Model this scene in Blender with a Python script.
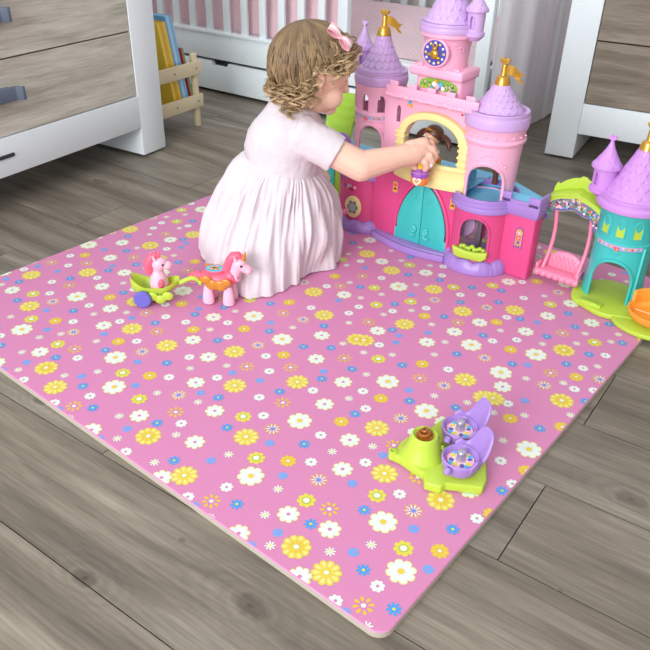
import bpy, bmesh, math, random
from mathutils import Vector, Matrix, noise
pi = math.pi
random.seed(7)
for o in list(bpy.data.objects): bpy.data.objects.remove(o)
SC = bpy.context.scene
COL = SC.collection
# ---------------------------------------------------------------- camera
cam_d = bpy.data.cameras.new('camera'); cam = bpy.data.objects.new('camera', cam_d); COL.objects.link(cam)
PIT, ROL, FPX, CH = math.radians(32.004), math.radians(-1.412), 742.14, 0.82
r_ = Vector((1,0,0)); f_ = Vector((0,math.cos(PIT),-math.sin(PIT))); d_ = Vector((0,-math.sin(PIT),-math.cos(PIT)))
cx_ = math.cos(ROL)*r_ + math.sin(ROL)*d_; cy_ = -math.sin(ROL)*r_ + math.cos(ROL)*d_
Mx = Matrix((( cx_.x,-cy_.x,-f_.x,0),(cx_.y,-cy_.y,-f_.y,0),(cx_.z,-cy_.z,-f_.z,CH),(0,0,0,1)))
cam.matrix_world = Mx
cam_d.sensor_width = 36; cam_d.lens = FPX/650*36; cam_d.clip_start = .02
SC.camera = cam
# ---------------------------------------------------------------- light
w = bpy.data.worlds.new('world'); SC.world = w; w.use_nodes = True
bg = w.node_tree.nodes['Background']; bg.inputs[0].default_value = (.90,.95,1,1); bg.inputs[1].default_value = 1.0
def area(name, loc, target, sx, sy, power, col):
    l = bpy.data.lights.new(name,'AREA'); l.shape='RECTANGLE'; l.size=sx; l.size_y=sy; l.energy=power; l.color=col
    o = bpy.data.objects.new(name,l); COL.objects.link(o); o.location=loc
    o.rotation_euler=(Vector(target)-Vector(loc)).to_track_quat('-Z','Y').to_euler()
area('window_light', (3.3,-.9,1.9), (-.3,2.0,.2), 2.2,1.8, 165, (.96,.98,1))
area('left_fill_light', (-2.2,-2.6,2.0), (.2,2.6,.2), 2.4,1.9, 190, (.95,.975,1))  # added fill from the left front to brighten the crib front, not a known window
SC.view_settings.view_transform='Standard'; SC.view_settings.look='None'; SC.view_settings.gamma=1
SC.view_settings.exposure=0.2; SC.view_settings.use_curve_mapping=False
# ---------------------------------------------------------------- materials
def srgb(c):
    if isinstance(c,str): c=[int(c[i:i+2],16)/255 for i in (0,2,4)]
    return tuple(x/12.92 if x<=.04045 else ((x+.055)/1.055)**2.4 for x in c)+(1,)
MC={}
def mat(name, col, rough=.4, metal=0, coat=0, bump=0, bscale=60, sss=0, var=0, trans=0, emis=None):
    if name in MC: return MC[name]
    m=bpy.data.materials.new(name); m.use_nodes=True; nt=m.node_tree; b=nt.nodes['Principled BSDF']
    c=srgb(col); b.inputs['Base Color'].default_value=c; b.inputs['Roughness'].default_value=rough
    b.inputs['Metallic'].default_value=metal; b.inputs['Coat Weight'].default_value=coat
    if sss: b.inputs['Subsurface Weight'].default_value=sss; b.inputs['Subsurface Radius'].default_value=(.01,.004,.002); b.inputs['Subsurface Scale'].default_value=1
    if trans: b.inputs['Transmission Weight'].default_value=trans
    tc=nt.nodes.new('ShaderNodeTexCoord'); n=nt.nodes.new('ShaderNodeTexNoise'); n.inputs['Scale'].default_value=bscale
    nt.links.new(tc.outputs['Object'],n.inputs['Vector'])
    v=var or .03
    mx=nt.nodes.new('ShaderNodeMix'); mx.data_type='RGBA'
    mx.inputs[6].default_value=tuple(x*(1-v) for x in c[:3])+(1,); mx.inputs[7].default_value=tuple(min(1,x*(1+v)) for x in c[:3])+(1,)
    nt.links.new(n.outputs['Fac'],mx.inputs[0]); nt.links.new(mx.outputs[2],b.inputs['Base Color'])
    if bump:
        bu=nt.nodes.new('ShaderNodeBump'); bu.inputs['Strength'].default_value=bump; bu.inputs['Distance'].default_value=.002
        nt.links.new(n.outputs['Fac'],bu.inputs['Height']); nt.links.new(bu.outputs[0],b.inputs['Normal'])
    MC[name]=m; return m
# ---------------------------------------------------------------- mesh builder
class MB:
    def __init__(s): s.v=[]; s.f=[]; s.m=[]; s.mi=0
    def add(s,vs,fs,mi=None):
        k=len(s.v); s.v+=[tuple(p) for p in vs]; s.f+=[tuple(i+k for i in f) for f in fs]; s.m+=[s.mi if mi is None else mi]*len(fs); return s
    def box(s,c,d,rz=0,taper=1,mi=None):
        x,y,z=[q/2 for q in d]; vs=[]
        for zz,t in ((-z,1),(z,taper)):
            for a,b in ((-x,-y),(x,-y),(x,y),(-x,y)):
                a*=t;b*=t; vs.append((c[0]+a*math.cos(rz)-b*math.sin(rz), c[1]+a*math.sin(rz)+b*math.cos(rz), c[2]+zz))
        return s.add(vs,[(3,2,1,0),(4,5,6,7),(0,1,5,4),(1,2,6,5),(2,3,7,6),(3,0,4,7)],mi)
    def lathe(s,prof,c=(0,0),n=40,a0=0,a1=2*pi,cap=True,sx=1,sy=1,mi=None,mod=None):
        full=abs(a1-a0-2*pi)<1e-6; na=n if full else n+1; vs=[]
        for (r,z) in prof:
            for i in range(na):
                a=a0+(a1-a0)*i/n; rr=r*(mod(a,z) if mod else 1)
                vs.append((c[0]+rr*sx*math.cos(a),c[1]+rr*sy*math.sin(a),z))
        fs=[]
        for j in range(len(prof)-1):
            for i in range(n):
                a,b=i,(i+1)%na if full else i+1
                fs.append((j*na+a,j*na+b,(j+1)*na+b,(j+1)*na+a))
        if cap and full:
            if prof[0][0]>1e-5: fs.append(tuple(range(na))[::-1])
            if prof[-1][0]>1e-5: fs.append(tuple((len(prof)-1)*na+i for i in range(na)))
        return s.add(vs,fs,mi)
    def ring(s,c,r0,r1,z0,z1,n=40,a0=0,a1=2*pi,mi=None,sx=1,sy=1):  # closed rectangular section swept round (a thick shell)
        full=abs(a1-a0-2*pi)<1e-6; na=n if full else n+1; vs=[];fs=[]
        for i in range(na):
            a=a0+(a1-a0)*i/n
            for r,z in ((r0,z0),(r1,z0),(r1,z1),(r0,z1)): vs.append((c[0]+sx*r*math.cos(a),c[1]+sy*r*math.sin(a),z))
        for i in range(n):
            j=(i+1)%na
            for k in range(4): fs.append((i*4+k,j*4+k,j*4+(k+1)%4,i*4+(k+1)%4))
        if not full: fs+= [(0,3,2,1)[::-1] if 0 else (3,2,1,0)[::-1][::-1],tuple(4*n+k for k in (0,1,2,3))]
        return s.add(vs,fs,mi)
    def tube(s,pts,rad,n=8,mi=None,caps=True,flat=1,up=None):
        pts=[Vector(p) for p in pts]; N=len(pts)
        if not hasattr(rad,'__len__'): rad=[rad]*N
        t0=(pts[1]-pts[0]).normalized(); u=Vector(up) if up else (Vector((0,0,1)) if abs(t0.z)<.9 else Vector((1,0,0)))
        vs=[]
        for i,p in enumerate(pts):
            t=(pts[min(i+1,N-1)]-pts[max(i-1,0)])
            t=t.normalized() if t.length>1e-9 else t0
            a=t.cross(u)
            if a.length<1e-6: a=t.orthogonal()
            a.normalize(); b=a.cross(t).normalized(); u=b
            for k in range(n):
                q=2*pi*k/n; vs.append(p+a*math.cos(q)*rad[i]+b*math.sin(q)*rad[i]*flat)
        fs=[(i*n+k,i*n+(k+1)%n,(i+1)*n+(k+1)%n,(i+1)*n+k) for i in range(N-1) for k in range(n)]
        if caps: fs+=[tuple(range(n))[::-1],tuple((N-1)*n+k for k in range(n))]
        return s.add(vs,fs,mi)
    def prism(s,poly,o,u,v,w,mi=None):  # 2D outline in the plane (u,v), extruded along w
        o,u,v,w=map(Vector,(o,u,v,w)); n=len(poly)
        vs=[o+u*a+v*b for a,b in poly]; vs+=[p+w for p in vs]
        return s.add(vs,[tuple(range(n)),tuple(range(2*n-1,n-1,-1))]+[(i,i+n,(i+1)%n+n,(i+1)%n) for i in range(n)],mi)
    def ell(s,c,r,rot=None,n=16,m=10,mi=None):
        vs=[];R=rot or Matrix.Identity(3); c=Vector(c)
        for j in range(m+1):
            th=pi*j/m
            for i in range(n):
                a=2*pi*i/n; vs.append(c+R@Vector((r[0]*math.sin(th)*math.cos(a),r[1]*math.sin(th)*math.sin(a),r[2]*math.cos(th))))
        fs=[(j*n+i,(j+1)*n+i,(j+1)*n+(i+1)%n,j*n+(i+1)%n) for j in range(m) for i in range(n)]
        return s.add(vs,fs,mi)
    def capsule(s,a,b,ra,rb,n=14):
        a,b=Vector(a),Vector(b); L=(b-a).length; t=(b-a).normalized(); pts=[];rad=[]
        for k in range(5):
            q=pi/2*(1-k/4); pts.append(a-t*ra*math.sin(q)); rad.append(max(ra*math.cos(q),1e-4))
        for k in range(1,5):
            pts.append(a.lerp(b,k/4)); rad.append(ra+(rb-ra)*k/4)
        for k in range(1,5):
            q=pi/2*k/4; pts.append(b+t*rb*math.sin(q)); rad.append(max(rb*math.cos(q),1e-4))
        return s.tube(pts,rad,n)
    def mesh(s,name,mats):
        me=bpy.data.meshes.new(name); me.from_pydata(s.v,[],s.f); 
        for m in (mats if isinstance(mats,(list,tuple)) else [mats]): me.materials.append(m)
        me.polygons.foreach_set('material_index',s.m); me.update()
        bm=bmesh.new(); bm.from_mesh(me); bmesh.ops.remove_doubles(bm,verts=bm.verts,dist=1e-6)
        bmesh.ops.recalc_face_normals(bm,faces=bm.faces); bm.to_mesh(me); bm.free(); return me
    def build(s,name,mats,parent=None,bevel=0,seg=2,cut=None,smooth=True,ang=38,sub=0,solid=0,loc=None,rz=0,recalc=True):
        me=s.mesh(name,mats); o=bpy.data.objects.new(name,me); COL.objects.link(o)
        tmp=[]
        if cut:
            for c in (cut if isinstance(cut,list) else [cut]):
                cm=c.mesh('cutter',mats if not isinstance(mats,(list,tuple)) else mats[0]); co=bpy.data.objects.new('cutter',cm); COL.objects.link(co); tmp.append(co)
                md=o.modifiers.new('b','BOOLEAN'); md.operation='DIFFERENCE'; md.object=co; md.solver='EXACT'
        if solid: md=o.modifiers.new('so','SOLIDIFY'); md.thickness=solid; md.offset=-1
        if sub: md=o.modifiers.new('su','SUBSURF'); md.levels=md.render_levels=sub
        if bevel:
            md=o.modifiers.new('be','BEVEL'); md.width=bevel; md.segments=seg; md.limit_method='ANGLE'; md.angle_limit=math.radians(40)
        if o.modifiers: bake(o)
        for c in tmp: bpy.data.objects.remove(c)
        if smooth:
            o.data.polygons.foreach_set('use_smooth',[True]*len(o.data.polygons)); o.data.set_sharp_from_angle(angle=math.radians(ang))
        if parent: o.parent=parent
        if loc: o.location=loc
        o.rotation_euler.z=rz
        return o
def bake(o):
    dg=bpy.context.evaluated_depsgraph_get(); dg.update(); e=o.evaluated_get(dg); me=bpy.data.meshes.new_from_object(e,depsgraph=dg)
    o.modifiers.clear(); old=o.data; o.data=me; me.name=old.name; bpy.data.meshes.remove(old)
def thing(name,label,cat,loc=(0,0,0),rz=0,group=None):
    o=bpy.data.objects.new(name,None); COL.objects.link(o); o.empty_display_size=.05; o.location=loc; o.rotation_euler=(0,0,rz)
    return tag(o,label,cat,group)
def tag(o,label,cat,group=None):
    o['label']=label;o['category']=cat
    if group:o['group']=group
    return o
def struct(o): o['kind']='structure'; return o
def arch(x,w,z0,z1,pointed=.0,n=12,p=2,q=.5):  # arched outline, springing so the head is round or pointed
    r=w/2; h=r*(1+pointed); zs=z1-h; P=[(x-r,z0),(x+r,z0)]
    for i in range(n+1):
        a=pi*i/n
        k=abs(math.sin(a)); P.append((x+r*math.cos(a), zs+h*(1-abs(math.cos(a))**p)**q))
    return P
def perp(a): return (math.cos(a),math.sin(a),0)
# wood materials
def wood(name,c1,c2,c3,axis='u',scale=1,rough=.5,knots=(),attr=False,bump=.15):
    m=bpy.data.materials.new(name); m.use_nodes=True; nt=m.node_tree; N=nt.nodes.new; L=nt.links.new; b=nt.nodes['Principled BSDF']
    uv=N('ShaderNodeUVMap'); uv.uv_map='UVMap'
    mp=N('ShaderNodeMapping'); mp.inputs['Scale'].default_value=(1.9*scale,20*scale,1); L(uv.outputs[0],mp.inputs[0])
    n0=N('ShaderNodeTexNoise'); n0.inputs['Scale'].default_value=1.1*scale; n0.inputs['Detail'].default_value=3; L(uv.outputs[0],n0.inputs[0])
    ad=N('ShaderNodeVectorMath'); ad.operation='MULTIPLY_ADD'; ad.inputs[1].default_value=(.9,2.2,0); L(n0.outputs['Color'],ad.inputs[0]); L(mp.outputs[0],ad.inputs[2])
    n1=N('ShaderNodeTexNoise'); n1.inputs['Scale'].default_value=1.0; n1.inputs['Detail'].default_value=7; n1.inputs['Roughness'].default_value=.6; L(ad.outputs[0],n1.inputs[0])
    mp2=N('ShaderNodeMapping'); mp2.inputs['Scale'].default_value=(9*scale,210*scale,1); L(uv.outputs[0],mp2.inputs[0])
    n2=N('ShaderNodeTexNoise'); n2.inputs['Scale'].default_value=1; n2.inputs['Detail'].default_value=4; L(mp2.outputs[0],n2.inputs[0])
    mp3=N('ShaderNodeMapping'); mp3.inputs['Scale'].default_value=(1.1*scale,4.5*scale,1); L(uv.outputs[0],mp3.inputs[0])
    n3=N('ShaderNodeTexNoise'); n3.inputs['Scale'].default_value=1; n3.inputs['Detail'].default_value=2; L(mp3.outputs[0],n3.inputs[0])
    cr=N('ShaderNodeValToRGB'); e=cr.color_ramp.elements; e[0].position=.30; e[0].color=srgb(c1); e[1].position=.72; e[1].color=srgb(c3)
    k=e.new(.5); k.color=srgb(c2); L(n1.outputs[0],cr.inputs[0])
    mx=N('ShaderNodeMix'); mx.data_type='RGBA'; mx.blend_type='OVERLAY'; mx.inputs[0].default_value=.55; L(cr.outputs[0],mx.inputs[6])
    g=N('ShaderNodeMapRange'); g.inputs[1].default_value=.3;g.inputs[2].default_value=.7;g.inputs[3].default_value=.32;g.inputs[4].default_value=.66; L(n2.outputs[0],g.inputs[0])
    L(g.outputs[0],mx.inputs[7]); out=mx.outputs[2]
    mx3=N('ShaderNodeMix'); mx3.data_type='RGBA'; mx3.blend_type='MULTIPLY'; mx3.inputs[0].default_value=1
    g3=N('ShaderNodeMapRange'); g3.inputs[1].default_value=.25;g3.inputs[2].default_value=.75;g3.inputs[3].default_value=.80;g3.inputs[4].default_value=1.14; L(n3.outputs[0],g3.inputs[0])
    L(out,mx3.inputs[6]); L(g3.outputs[0],mx3.inputs[7]); out=mx3.outputs[2]
    if attr:
        at=N('ShaderNodeAttribute'); at.attribute_name='tone'; mx2=N('ShaderNodeMix'); mx2.data_type='RGBA'; mx2.blend_type='MULTIPLY'; mx2.inputs[0].default_value=1
        L(out,mx2.inputs[6]); L(at.outputs['Color'],mx2.inputs[7]); out=mx2.outputs[2]
    if knots:
        tc=N('ShaderNodeTexCoord')
        for (kx,ky,kr,kd,kz) in knots:
            s_=N('ShaderNodeVectorMath'); s_.operation='SUBTRACT'; s_.inputs[1].default_value=(kx,ky,0); L(tc.outputs['Object'],s_.inputs[0])
            rt=N('ShaderNodeMapping'); rt.inputs['Rotation'].default_value=(0,0,-kz); rt.inputs['Scale'].default_value=(.55/kr,1/kr,0); rt.vector_type='POINT'
            rt2=N('ShaderNodeVectorRotate'); rt2.rotation_type='Z_AXIS'; rt2.inputs['Angle'].default_value=-kz; L(s_.outputs[0],rt2.inputs['Vector'])
            rt.inputs['Rotation'].default_value=(0,0,0); L(rt2.outputs[0],rt.inputs[0])
            nn=N('ShaderNodeTexNoise'); nn.inputs['Scale'].default_value=60; nn.inputs['Detail'].default_value=3; L(tc.outputs['Object'],nn.inputs[0])
            le=N('ShaderNodeVectorMath'); le.operation='LENGTH'; L(rt.outputs[0],le.inputs[0])
            ad2=N('ShaderNodeMath'); ad2.operation='MULTIPLY_ADD'; ad2.inputs[1].default_value=.9; L(nn.outputs[0],ad2.inputs[0]); L(le.outputs['Value'],ad2.inputs[2])
            ra=N('ShaderNodeMapRange'); ra.inputs[1].default_value=.5; ra.inputs[2].default_value=1.5; ra.inputs[3].default_value=kd; ra.inputs[4].default_value=1; L(ad2.outputs[0],ra.inputs[0])
            # faint rings round the knot
            sn=N('ShaderNodeMath'); sn.operation='SINE'; ms=N('ShaderNodeMath'); ms.operation='MULTIPLY'; ms.inputs[1].default_value=7; L(ad2.outputs[0],ms.inputs[0]); L(ms.outputs[0],sn.inputs[0])
            fo=N('ShaderNodeMapRange'); fo.inputs[1].default_value=.8; fo.inputs[2].default_value=4.5; fo.inputs[3].default_value=.09; fo.inputs[4].default_value=0; L(le.outputs['Value'],fo.inputs[0])
            mm=N('ShaderNodeMath'); mm.operation='MULTIPLY'; L(sn.outputs[0],mm.inputs[0]); L(fo.outputs[0],mm.inputs[1])
            sb=N('ShaderNodeMath'); sb.operation='SUBTRACT'; L(ra.outputs[0],sb.inputs[0]); L(mm.outputs[0],sb.inputs[1])
            mk=N('ShaderNodeMix'); mk.data_type='RGBA'; mk.blend_type='MULTIPLY'; mk.inputs[0].default_value=1; L(out,mk.inputs[6]); L(sb.outputs[0],mk.inputs[7]); out=mk.outputs[2]
    L(out,b.inputs['Base Color']); b.inputs['Roughness'].default_value=rough
    bu=N('ShaderNodeBump'); bu.inputs['Strength'].default_value=bump; bu.inputs['Distance'].default_value=.001; L(n2.outputs[0],bu.inputs['Height']); L(bu.outputs[0],b.inputs['Normal'])
    return m
def uvset(o,fn):
    me=o.data; uv=me.uv_layers.get('UVMap') or me.uv_layers.new(name='UVMap')
    for p in me.polygons:
        for li in p.loop_indices: uv.data[li].uv=fn(me.vertices[me.loops[li].vertex_index].co,p)
# ================================================================ FLOOR
AP=math.radians(145.37); eP=Vector((math.cos(AP),math.sin(AP))); fP=Vector((-math.sin(AP),math.cos(AP)))
def S2W(s,t): q=eP*s+fP*t; return (q.x,q.y)
def kn(s,t,r,d): x,y=S2W(s,t); return (x,y,r,d,AP)
KN=[kn(.425,-.461,.017,.42),kn(.632,-.364,.013,.4),kn(.999,-.568,.011,.4),kn(.08,-.954,.016,.5),kn(.574,-.488,.004,.5),kn(.108,-.725,.003,.5),kn(1.74,-1.33,.02,.6)]
mFloor=wood('oak_laminate','5f564b','7d7365','9a9182',rough=.42,knots=KN,attr=True,scale=1.0)
mGap=mat('plank_gap','6e5444',.8)
mb=MB(); pl=[]; row=0
known={-4:[.805],-5:[.197],-7:[.199],-3:[.12],-2:[.2],-6:[.85],-8:[.75],-9:[1.5]}
for k in range(-30,6):
    t1=.006+.182*(k+1); t0=.006+.182*k
    off=random.uniform(-.6,.6) if k not in known else known[k][0]
    if k%1==0:
        js=[off+1.35*i for i in range(-4,5)]
    for a,b in zip(js,js[1:]):
        g=.0009; q=[S2W(a+g,t0+g),S2W(b-g,t0+g),S2W(b-g,t1-g),S2W(a+g,t1-g)]
        mb.add([(x,y,0) for x,y in q]+[(x,y,-.008) for x,y in q],[(0,1,2,3),(0,4,5,1),(1,5,6,2),(2,6,7,3),(3,7,4,0)],0)
        pl.append((random.uniform(0,20),random.uniform(0,20),random.uniform(.90,1.08),random.uniform(-.02,.02)))
mb.box((0,0,-.014),(14,14,.012),mi=1)
me=bpy.data.meshes.new('floor'); me.from_pydata(mb.v,[],mb.f); me.materials.append(mFloor); me.materials.append(mGap); me.polygons.foreach_set('material_index',mb.m)
fl=bpy.data.objects.new('floor',me); COL.objects.link(fl); struct(fl)
uvset(fl,lambda co,p:(co.x*eP.x+co.y*eP.y+pl[min(p.index//5,len(pl)-1)][0], co.x*fP.x+co.y*fP.y+pl[min(p.index//5,len(pl)-1)][1]))
ca=me.color_attributes.new('tone','FLOAT_COLOR','CORNER')
for p in me.polygons:
    q=pl[min(p.index//5,len(pl)-1)]
    for li in p.loop_indices: ca.data[li].color=(q[2]+q[3],q[2],q[2]-q[3],1)
# ================================================================ WALLS
mWall=mat('wall_paint','cfc6c2',.85,bump=.1,bscale=200)
A34=math.radians(-34.2); cu=Vector((math.cos(A34),math.sin(A34),0)); cv=Vector((-math.sin(A34),math.cos(A34),0)); CP=Vector((.48,2.45,0))  # crib front line, front right post
def wallbox(name,p,u,L,n,th=.1,h=2.5):
    mb=MB(); p,u,n=Vector(p),Vector(u),Vector(n); mb.prism([(0,0),(L,0),(L,h),(0,h)],p,u,(0,0,1),n*th); return struct(mb.build(name,mWall,smooth=False))
bw=CP+cv*.86
wallbox('wall_back',bw-cu*2.6,cu,4.6,cv)
wallbox('wall_right',bw+cu*2.0,-cv,3.4,cu)
wallbox('wall_left',bw-cu*2.1,-cv,3.2,-cu)
mWhite=mat('white_lacquer','eaf1f3',.3,bump=.02); mWhiteB=mat('white_paint','eaf0f2',.35)
for nm,p,u,L,n in (('baseboard_back',bw-cu*2.1,cu,4.1,-cv),('baseboard_right',bw+cu*2.0,-cv,3.4,-cu),('baseboard_left',bw-cu*2.1,-cv,3.2,cu)):
    mb=MB(); mb.prism([(0,0),(L,0),(L,.07),(0,.07)],p,u,(0,0,1),Vector(n)*.014); struct(mb.build(nm,mWhiteB,bevel=.002))
# ================================================================ DRESSERS
mOakL=wood('washed_oak','a8a293','c3beb0','dad6ca',scale=1.6,rough=.6,bump=.1)
mOakR=wood('grey_oak','6b6055','857868','9b9082',scale=1.6,rough=.6,bump=.1)
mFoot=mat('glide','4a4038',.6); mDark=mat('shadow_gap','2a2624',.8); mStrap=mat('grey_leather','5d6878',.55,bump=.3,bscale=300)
def dresser(label,loc,rz,flip,oak,post,L,zr,zd,pitch,h,depth,handles):
    # local: x runs from the visible front corner away along the front, -y faces the room, flip mirrors x
    t=thing('dresser',label,'dresser',loc,rz); f=-1 if flip else 1
    X=lambda a:a*f
    for a in (0,L-post):
        MB().box((X(a+post/2),depth/2,h/2+.004),(post,depth,h-.008)).build('side_panel',mWhite,t,bevel=.0015)
    MB().box((X(L/2),.011+.0,(zr+zd)/2),(L-2*post-.001,.022,zd-zr)).build('bottom_rail',mWhite,t,bevel=.001)
    MB().box((X(L/2),depth/2+.015,zr+.02),(L-2*post-.001,depth-.05,.02)).build('bottom_board',mWhite,t)
    MB().box((X(L/2),depth/2,h+.0),(L,depth,.03)).build('top_board',mWhite,t,bevel=.002)
    MB().box((X(L/2),depth-.01,(zr+h)/2+.02),(L-2*post-.001,.012,h-zr-.1)).build('back_board',mWhite,t)
    MB().box((X(L/2),.05,(zd+h)/2-.01),(L-2*post-.001,.004,h-zd-.05)).build('drawer_gap_shade',mDark,t)  # dark sheet standing in for the shade in the gaps between drawers
    z=zd+.002;i=0
    while z+pitch<h+.03:
        o=MB().box((X(L/2),.013,z+pitch/2-.0015),(L-2*post-.006,.02,pitch-.004)).build('drawer',oak,t,bevel=.001,smooth=False)
        k=random.uniform(0,9); uvset(o,lambda co,p:(co.x+k,co.z+k*.3))
        if handles:
            for hx in handles:
                m=MB(); zc=z+pitch-.085; w=.17;hh=.034
                pts=[(-w/2,-.022),(-w/2+.004,-.024),(-w/2+.02,-.014),(w/2-.02,-.014),(w/2-.004,-.024),(w/2,-.022)]
                prof=[(-w/2-.002,-.020),(-w/2,-.028),(-w/2+.008,-.028),(-w/2+.02,-.016),(w/2-.02,-.016),(w/2-.008,-.028),(w/2,-.028),(w/2+.002,-.020),(w/2-.004,-.021),(w/2-.016,-.006),(w/2-.03,-.006),(w/2-.03,.004),(-w/2+.03,.004),(-w/2+.03,-.006),(-w/2+.016,-.006),(-w/2+.004,-.021)]
                m.prism([(X(hx)+a,b) for a,b in prof],(0,0,zc-hh/2),(1,0,0),(0,1,0),(0,0,hh)).build('handle',mStrap,o,bevel=.001)
        z+=pitch;i+=1
    for a in (.02,post-.02):
        for d in (.03,depth-.03): MB().lathe([(.009,0),(.009,.006)],(X(a),d),12).build('foot_glide',mFoot,t)
    return t
a0=math.radians(59.8)
tL=dresser('white dresser with pale oak drawers and grey strap handles, at the left edge',(-.5926+.103*math.cos(a0),2.299+.103*math.sin(a0),0),a0,True,mOakL,.103,1.35,.096,.195,.188,.86,.5,[.103+.508,1.03])
mSlot=mat('slot_black','33343c',.6)
MB().box((-(.103+.475+.08),-.0015,.148),(.16,.006,.009)).build('rail_slot',mSlot,tL,bevel=.001)
tR=dresser('white dresser with darker grey-brown oak drawers in the upper right corner',(.7185,2.417,0),math.radians(-28.87),False,mOakR,.093,1.3,.09,.186,.189,.86,.42,[])
# ================================================================ CRIB
mCrib=mat('crib_white','eaf2f4',.35)
crib=thing('crib','white slatted wooden crib with an under-bed drawer against the back wall','crib',CP,A34)
CW,CD=1.95,.74
cyl=MB
for (x,y,hh,wx,wy) in ((.0,.0,.80,.045,.03),(-.53,0,.80,.04,.03),(-CW,0,.80,.045,.03),(0,CD,.80,.045,.03),(-CW,CD,.80,.045,.03)):
    MB().box((x,y,hh/2+(.0 if x!=-.53 else .12)),(wx,wy,hh-(.0 if x!=-.53 else .24))).build('post',mCrib,crib,bevel=.003)
MB().box((-CW/2,.004,.190),(CW-.05,.024,.105)).build('front_rail',mCrib,crib,bevel=.002)
MB().box((-CW/2,.000,.240),(CW-.05,.034,.012)).build('rail_moulding',mCrib,crib,bevel=.002)
MB().box((-CW/2,CD,.190),(CW-.05,.024,.105)).build('back_rail',mCrib,crib,bevel=.002)
for x in (0,-CW): MB().box((x,CD/2,.2),(.02,CD-.03,.12)).build('end_rail',mCrib,crib,bevel=.002)
for x in (0,-CW): MB().box((x,CD/2,.77),(.022,CD-.03,.05)).build('end_top_rail',mCrib,crib,bevel=.002)
MB().box((-CW/2,CD,.77),(CW-.05,.022,.05)).build('back_top_rail',mCrib,crib,bevel=.002)
MB().box((-(.53+CW)/2,0,.77),(CW-.53-.05,.022,.05)).build('front_top_rail',mCrib,crib,bevel=.002)
k=0
while .626+.0895*k<CW-.04:
    MB().box((-(.626+.0895*k),0,.49),(.030,.014,.515)).build('slat',mCrib,crib,bevel=.003); k+=1
for k in range(21):
    x=-(.085+.0895*k)
    if -x<CW-.04: MB().box((x,CD,.49),(.030,.014,.515)).build('slat',mCrib,crib,bevel=.003)
for s in (0,-CW):
    for k in range(6): MB().box((s,.11+.104*k,.49),(.014,.030,.515)).build('slat',mCrib,crib,bevel=.003)
cut=MB().prism([(-.05,.01),(.05,.01),(.036,-.016),(-.036,-.016)],(-1.12,-.03,.128),(1,0,0),(0,0,1),(0,.06,0))
MB().box((-CW/2,.006,.070),(CW-.06,.018,.114)).build('drawer',mCrib,crib,bevel=.0015,cut=cut)
MB().box((-CW/2,.36,.035),(CW-.1,.66,.02)).build('drawer_box',mCrib,crib)
mPink=None
def fabric(name,col,rough=.9,scale=900,bump=.3,weave=True,sheen=.3,col2=None):
    m=bpy.data.materials.new(name); m.use_nodes=True; nt=m.node_tree; N=nt.nodes.new; L=nt.links.new; b=nt.nodes['Principled BSDF']
    tc=N('ShaderNodeTexCoord'); wv=N('ShaderNodeTexNoise'); wv.inputs['Scale'].default_value=scale*.25; wv.inputs['Detail'].default_value=3; L(tc.outputs['Object'],wv.inputs[0])
    n2=N('ShaderNodeTexNoise'); n2.inputs['Scale'].default_value=18; L(tc.outputs['Object'],n2.inputs[0])
    c=srgb(col); c2=srgb(col2) if col2 else tuple(x*.93 for x in c[:3])+(1,)
    mx=N('ShaderNodeMix'); mx.data_type='RGBA'; mx.inputs[6].default_value=c2; mx.inputs[7].default_value=c; L(n2.outputs[0],mx.inputs[0]); L(mx.outputs[2],b.inputs['Base Color'])
    b.inputs['Roughness'].default_value=rough; b.inputs['Sheen Weight'].default_value=sheen
    bu=N('ShaderNodeBump'); bu.inputs['Strength'].default_value=bump; bu.inputs['Distance'].default_value=.0015; L(wv.outputs[0],bu.inputs['Height']); L(bu.outputs[0],b.inputs['Normal'])
    return m
mBump=fabric('pink_bumper','e3bfc6')
MB().box((-CW/2,CD/2,.205),(CW-.04,CD-.05,.07)).build('mattress',mat('mattress_white','e8e6e6',.9),crib,bevel=.02,seg=3)
# bumper: padded cloth behind the front slats, with folds; back one low
def sheet(fn,nu,nv,name,m,parent=None,solid=.004,**k):
    mb=MB(); vs=[fn(i/nu,j/nv) for j in range(nv+1) for i in range(nu+1)]
    mb.add(vs,[(j*(nu+1)+i,j*(nu+1)+i+1,(j+1)*(nu+1)+i+1,(j+1)*(nu+1)+i) for j in range(nv) for i in range(nu)]); return mb.build(name,m,parent,solid=solid,ang=80,**k)
def bump1(u,v):
    x=-.56-u*(CW-.60); n=noise.noise(Vector((x*9,v*1.5,0)))*.012+noise.noise(Vector((x*30,v*4,3)))*.005
    return (x,.04+n+.01*math.sin(v*pi),.245+v*.36)
b1=sheet(bump1,160,20,'crib_bumper',mBump,solid=.006); b1.location=CP; b1.rotation_euler.z=A34
tag(b1,'dusty pink padded bumper hanging behind the front slats of the crib','crib bumper')
def quilt(u,v):
    x=-.03-u*(CW-.08); y=.06+v*(CD-.10); n=noise.noise(Vector((x*5,y*5,0)))*.014+noise.noise(Vector((x*16,y*16,5)))*.004
    e=min(1,min(v,1-v)*8); return (x,y,.250+.018*e+n*e+.058*max(0,(v-.35)/.65)**1.3)
mQ=fabric('quilt','dcbcc3',bump=.1)
nt=mQ.node_tree; wv=nt.nodes.new('ShaderNodeTexWave'); wv.bands_direction='DIAGONAL'; wv.inputs['Scale'].default_value=28; wv.inputs['Distortion'].default_value=.5
tc=nt.nodes.new('ShaderNodeTexCoord'); nt.links.new(tc.outputs['Object'],wv.inputs[0]); bu=nt.nodes.new('ShaderNodeBump'); bu.inputs['Strength'].default_value=.5; bu.inputs['Distance'].default_value=.002
nt.links.new(wv.outputs[0],bu.inputs['Height']); nt.links.new(bu.outputs[0],nt.nodes['Principled BSDF'].inputs['Normal'])
q=sheet(quilt,90,40,'quilt',mQ,solid=.006); q.location=CP; q.rotation_euler.z=A34
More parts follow.
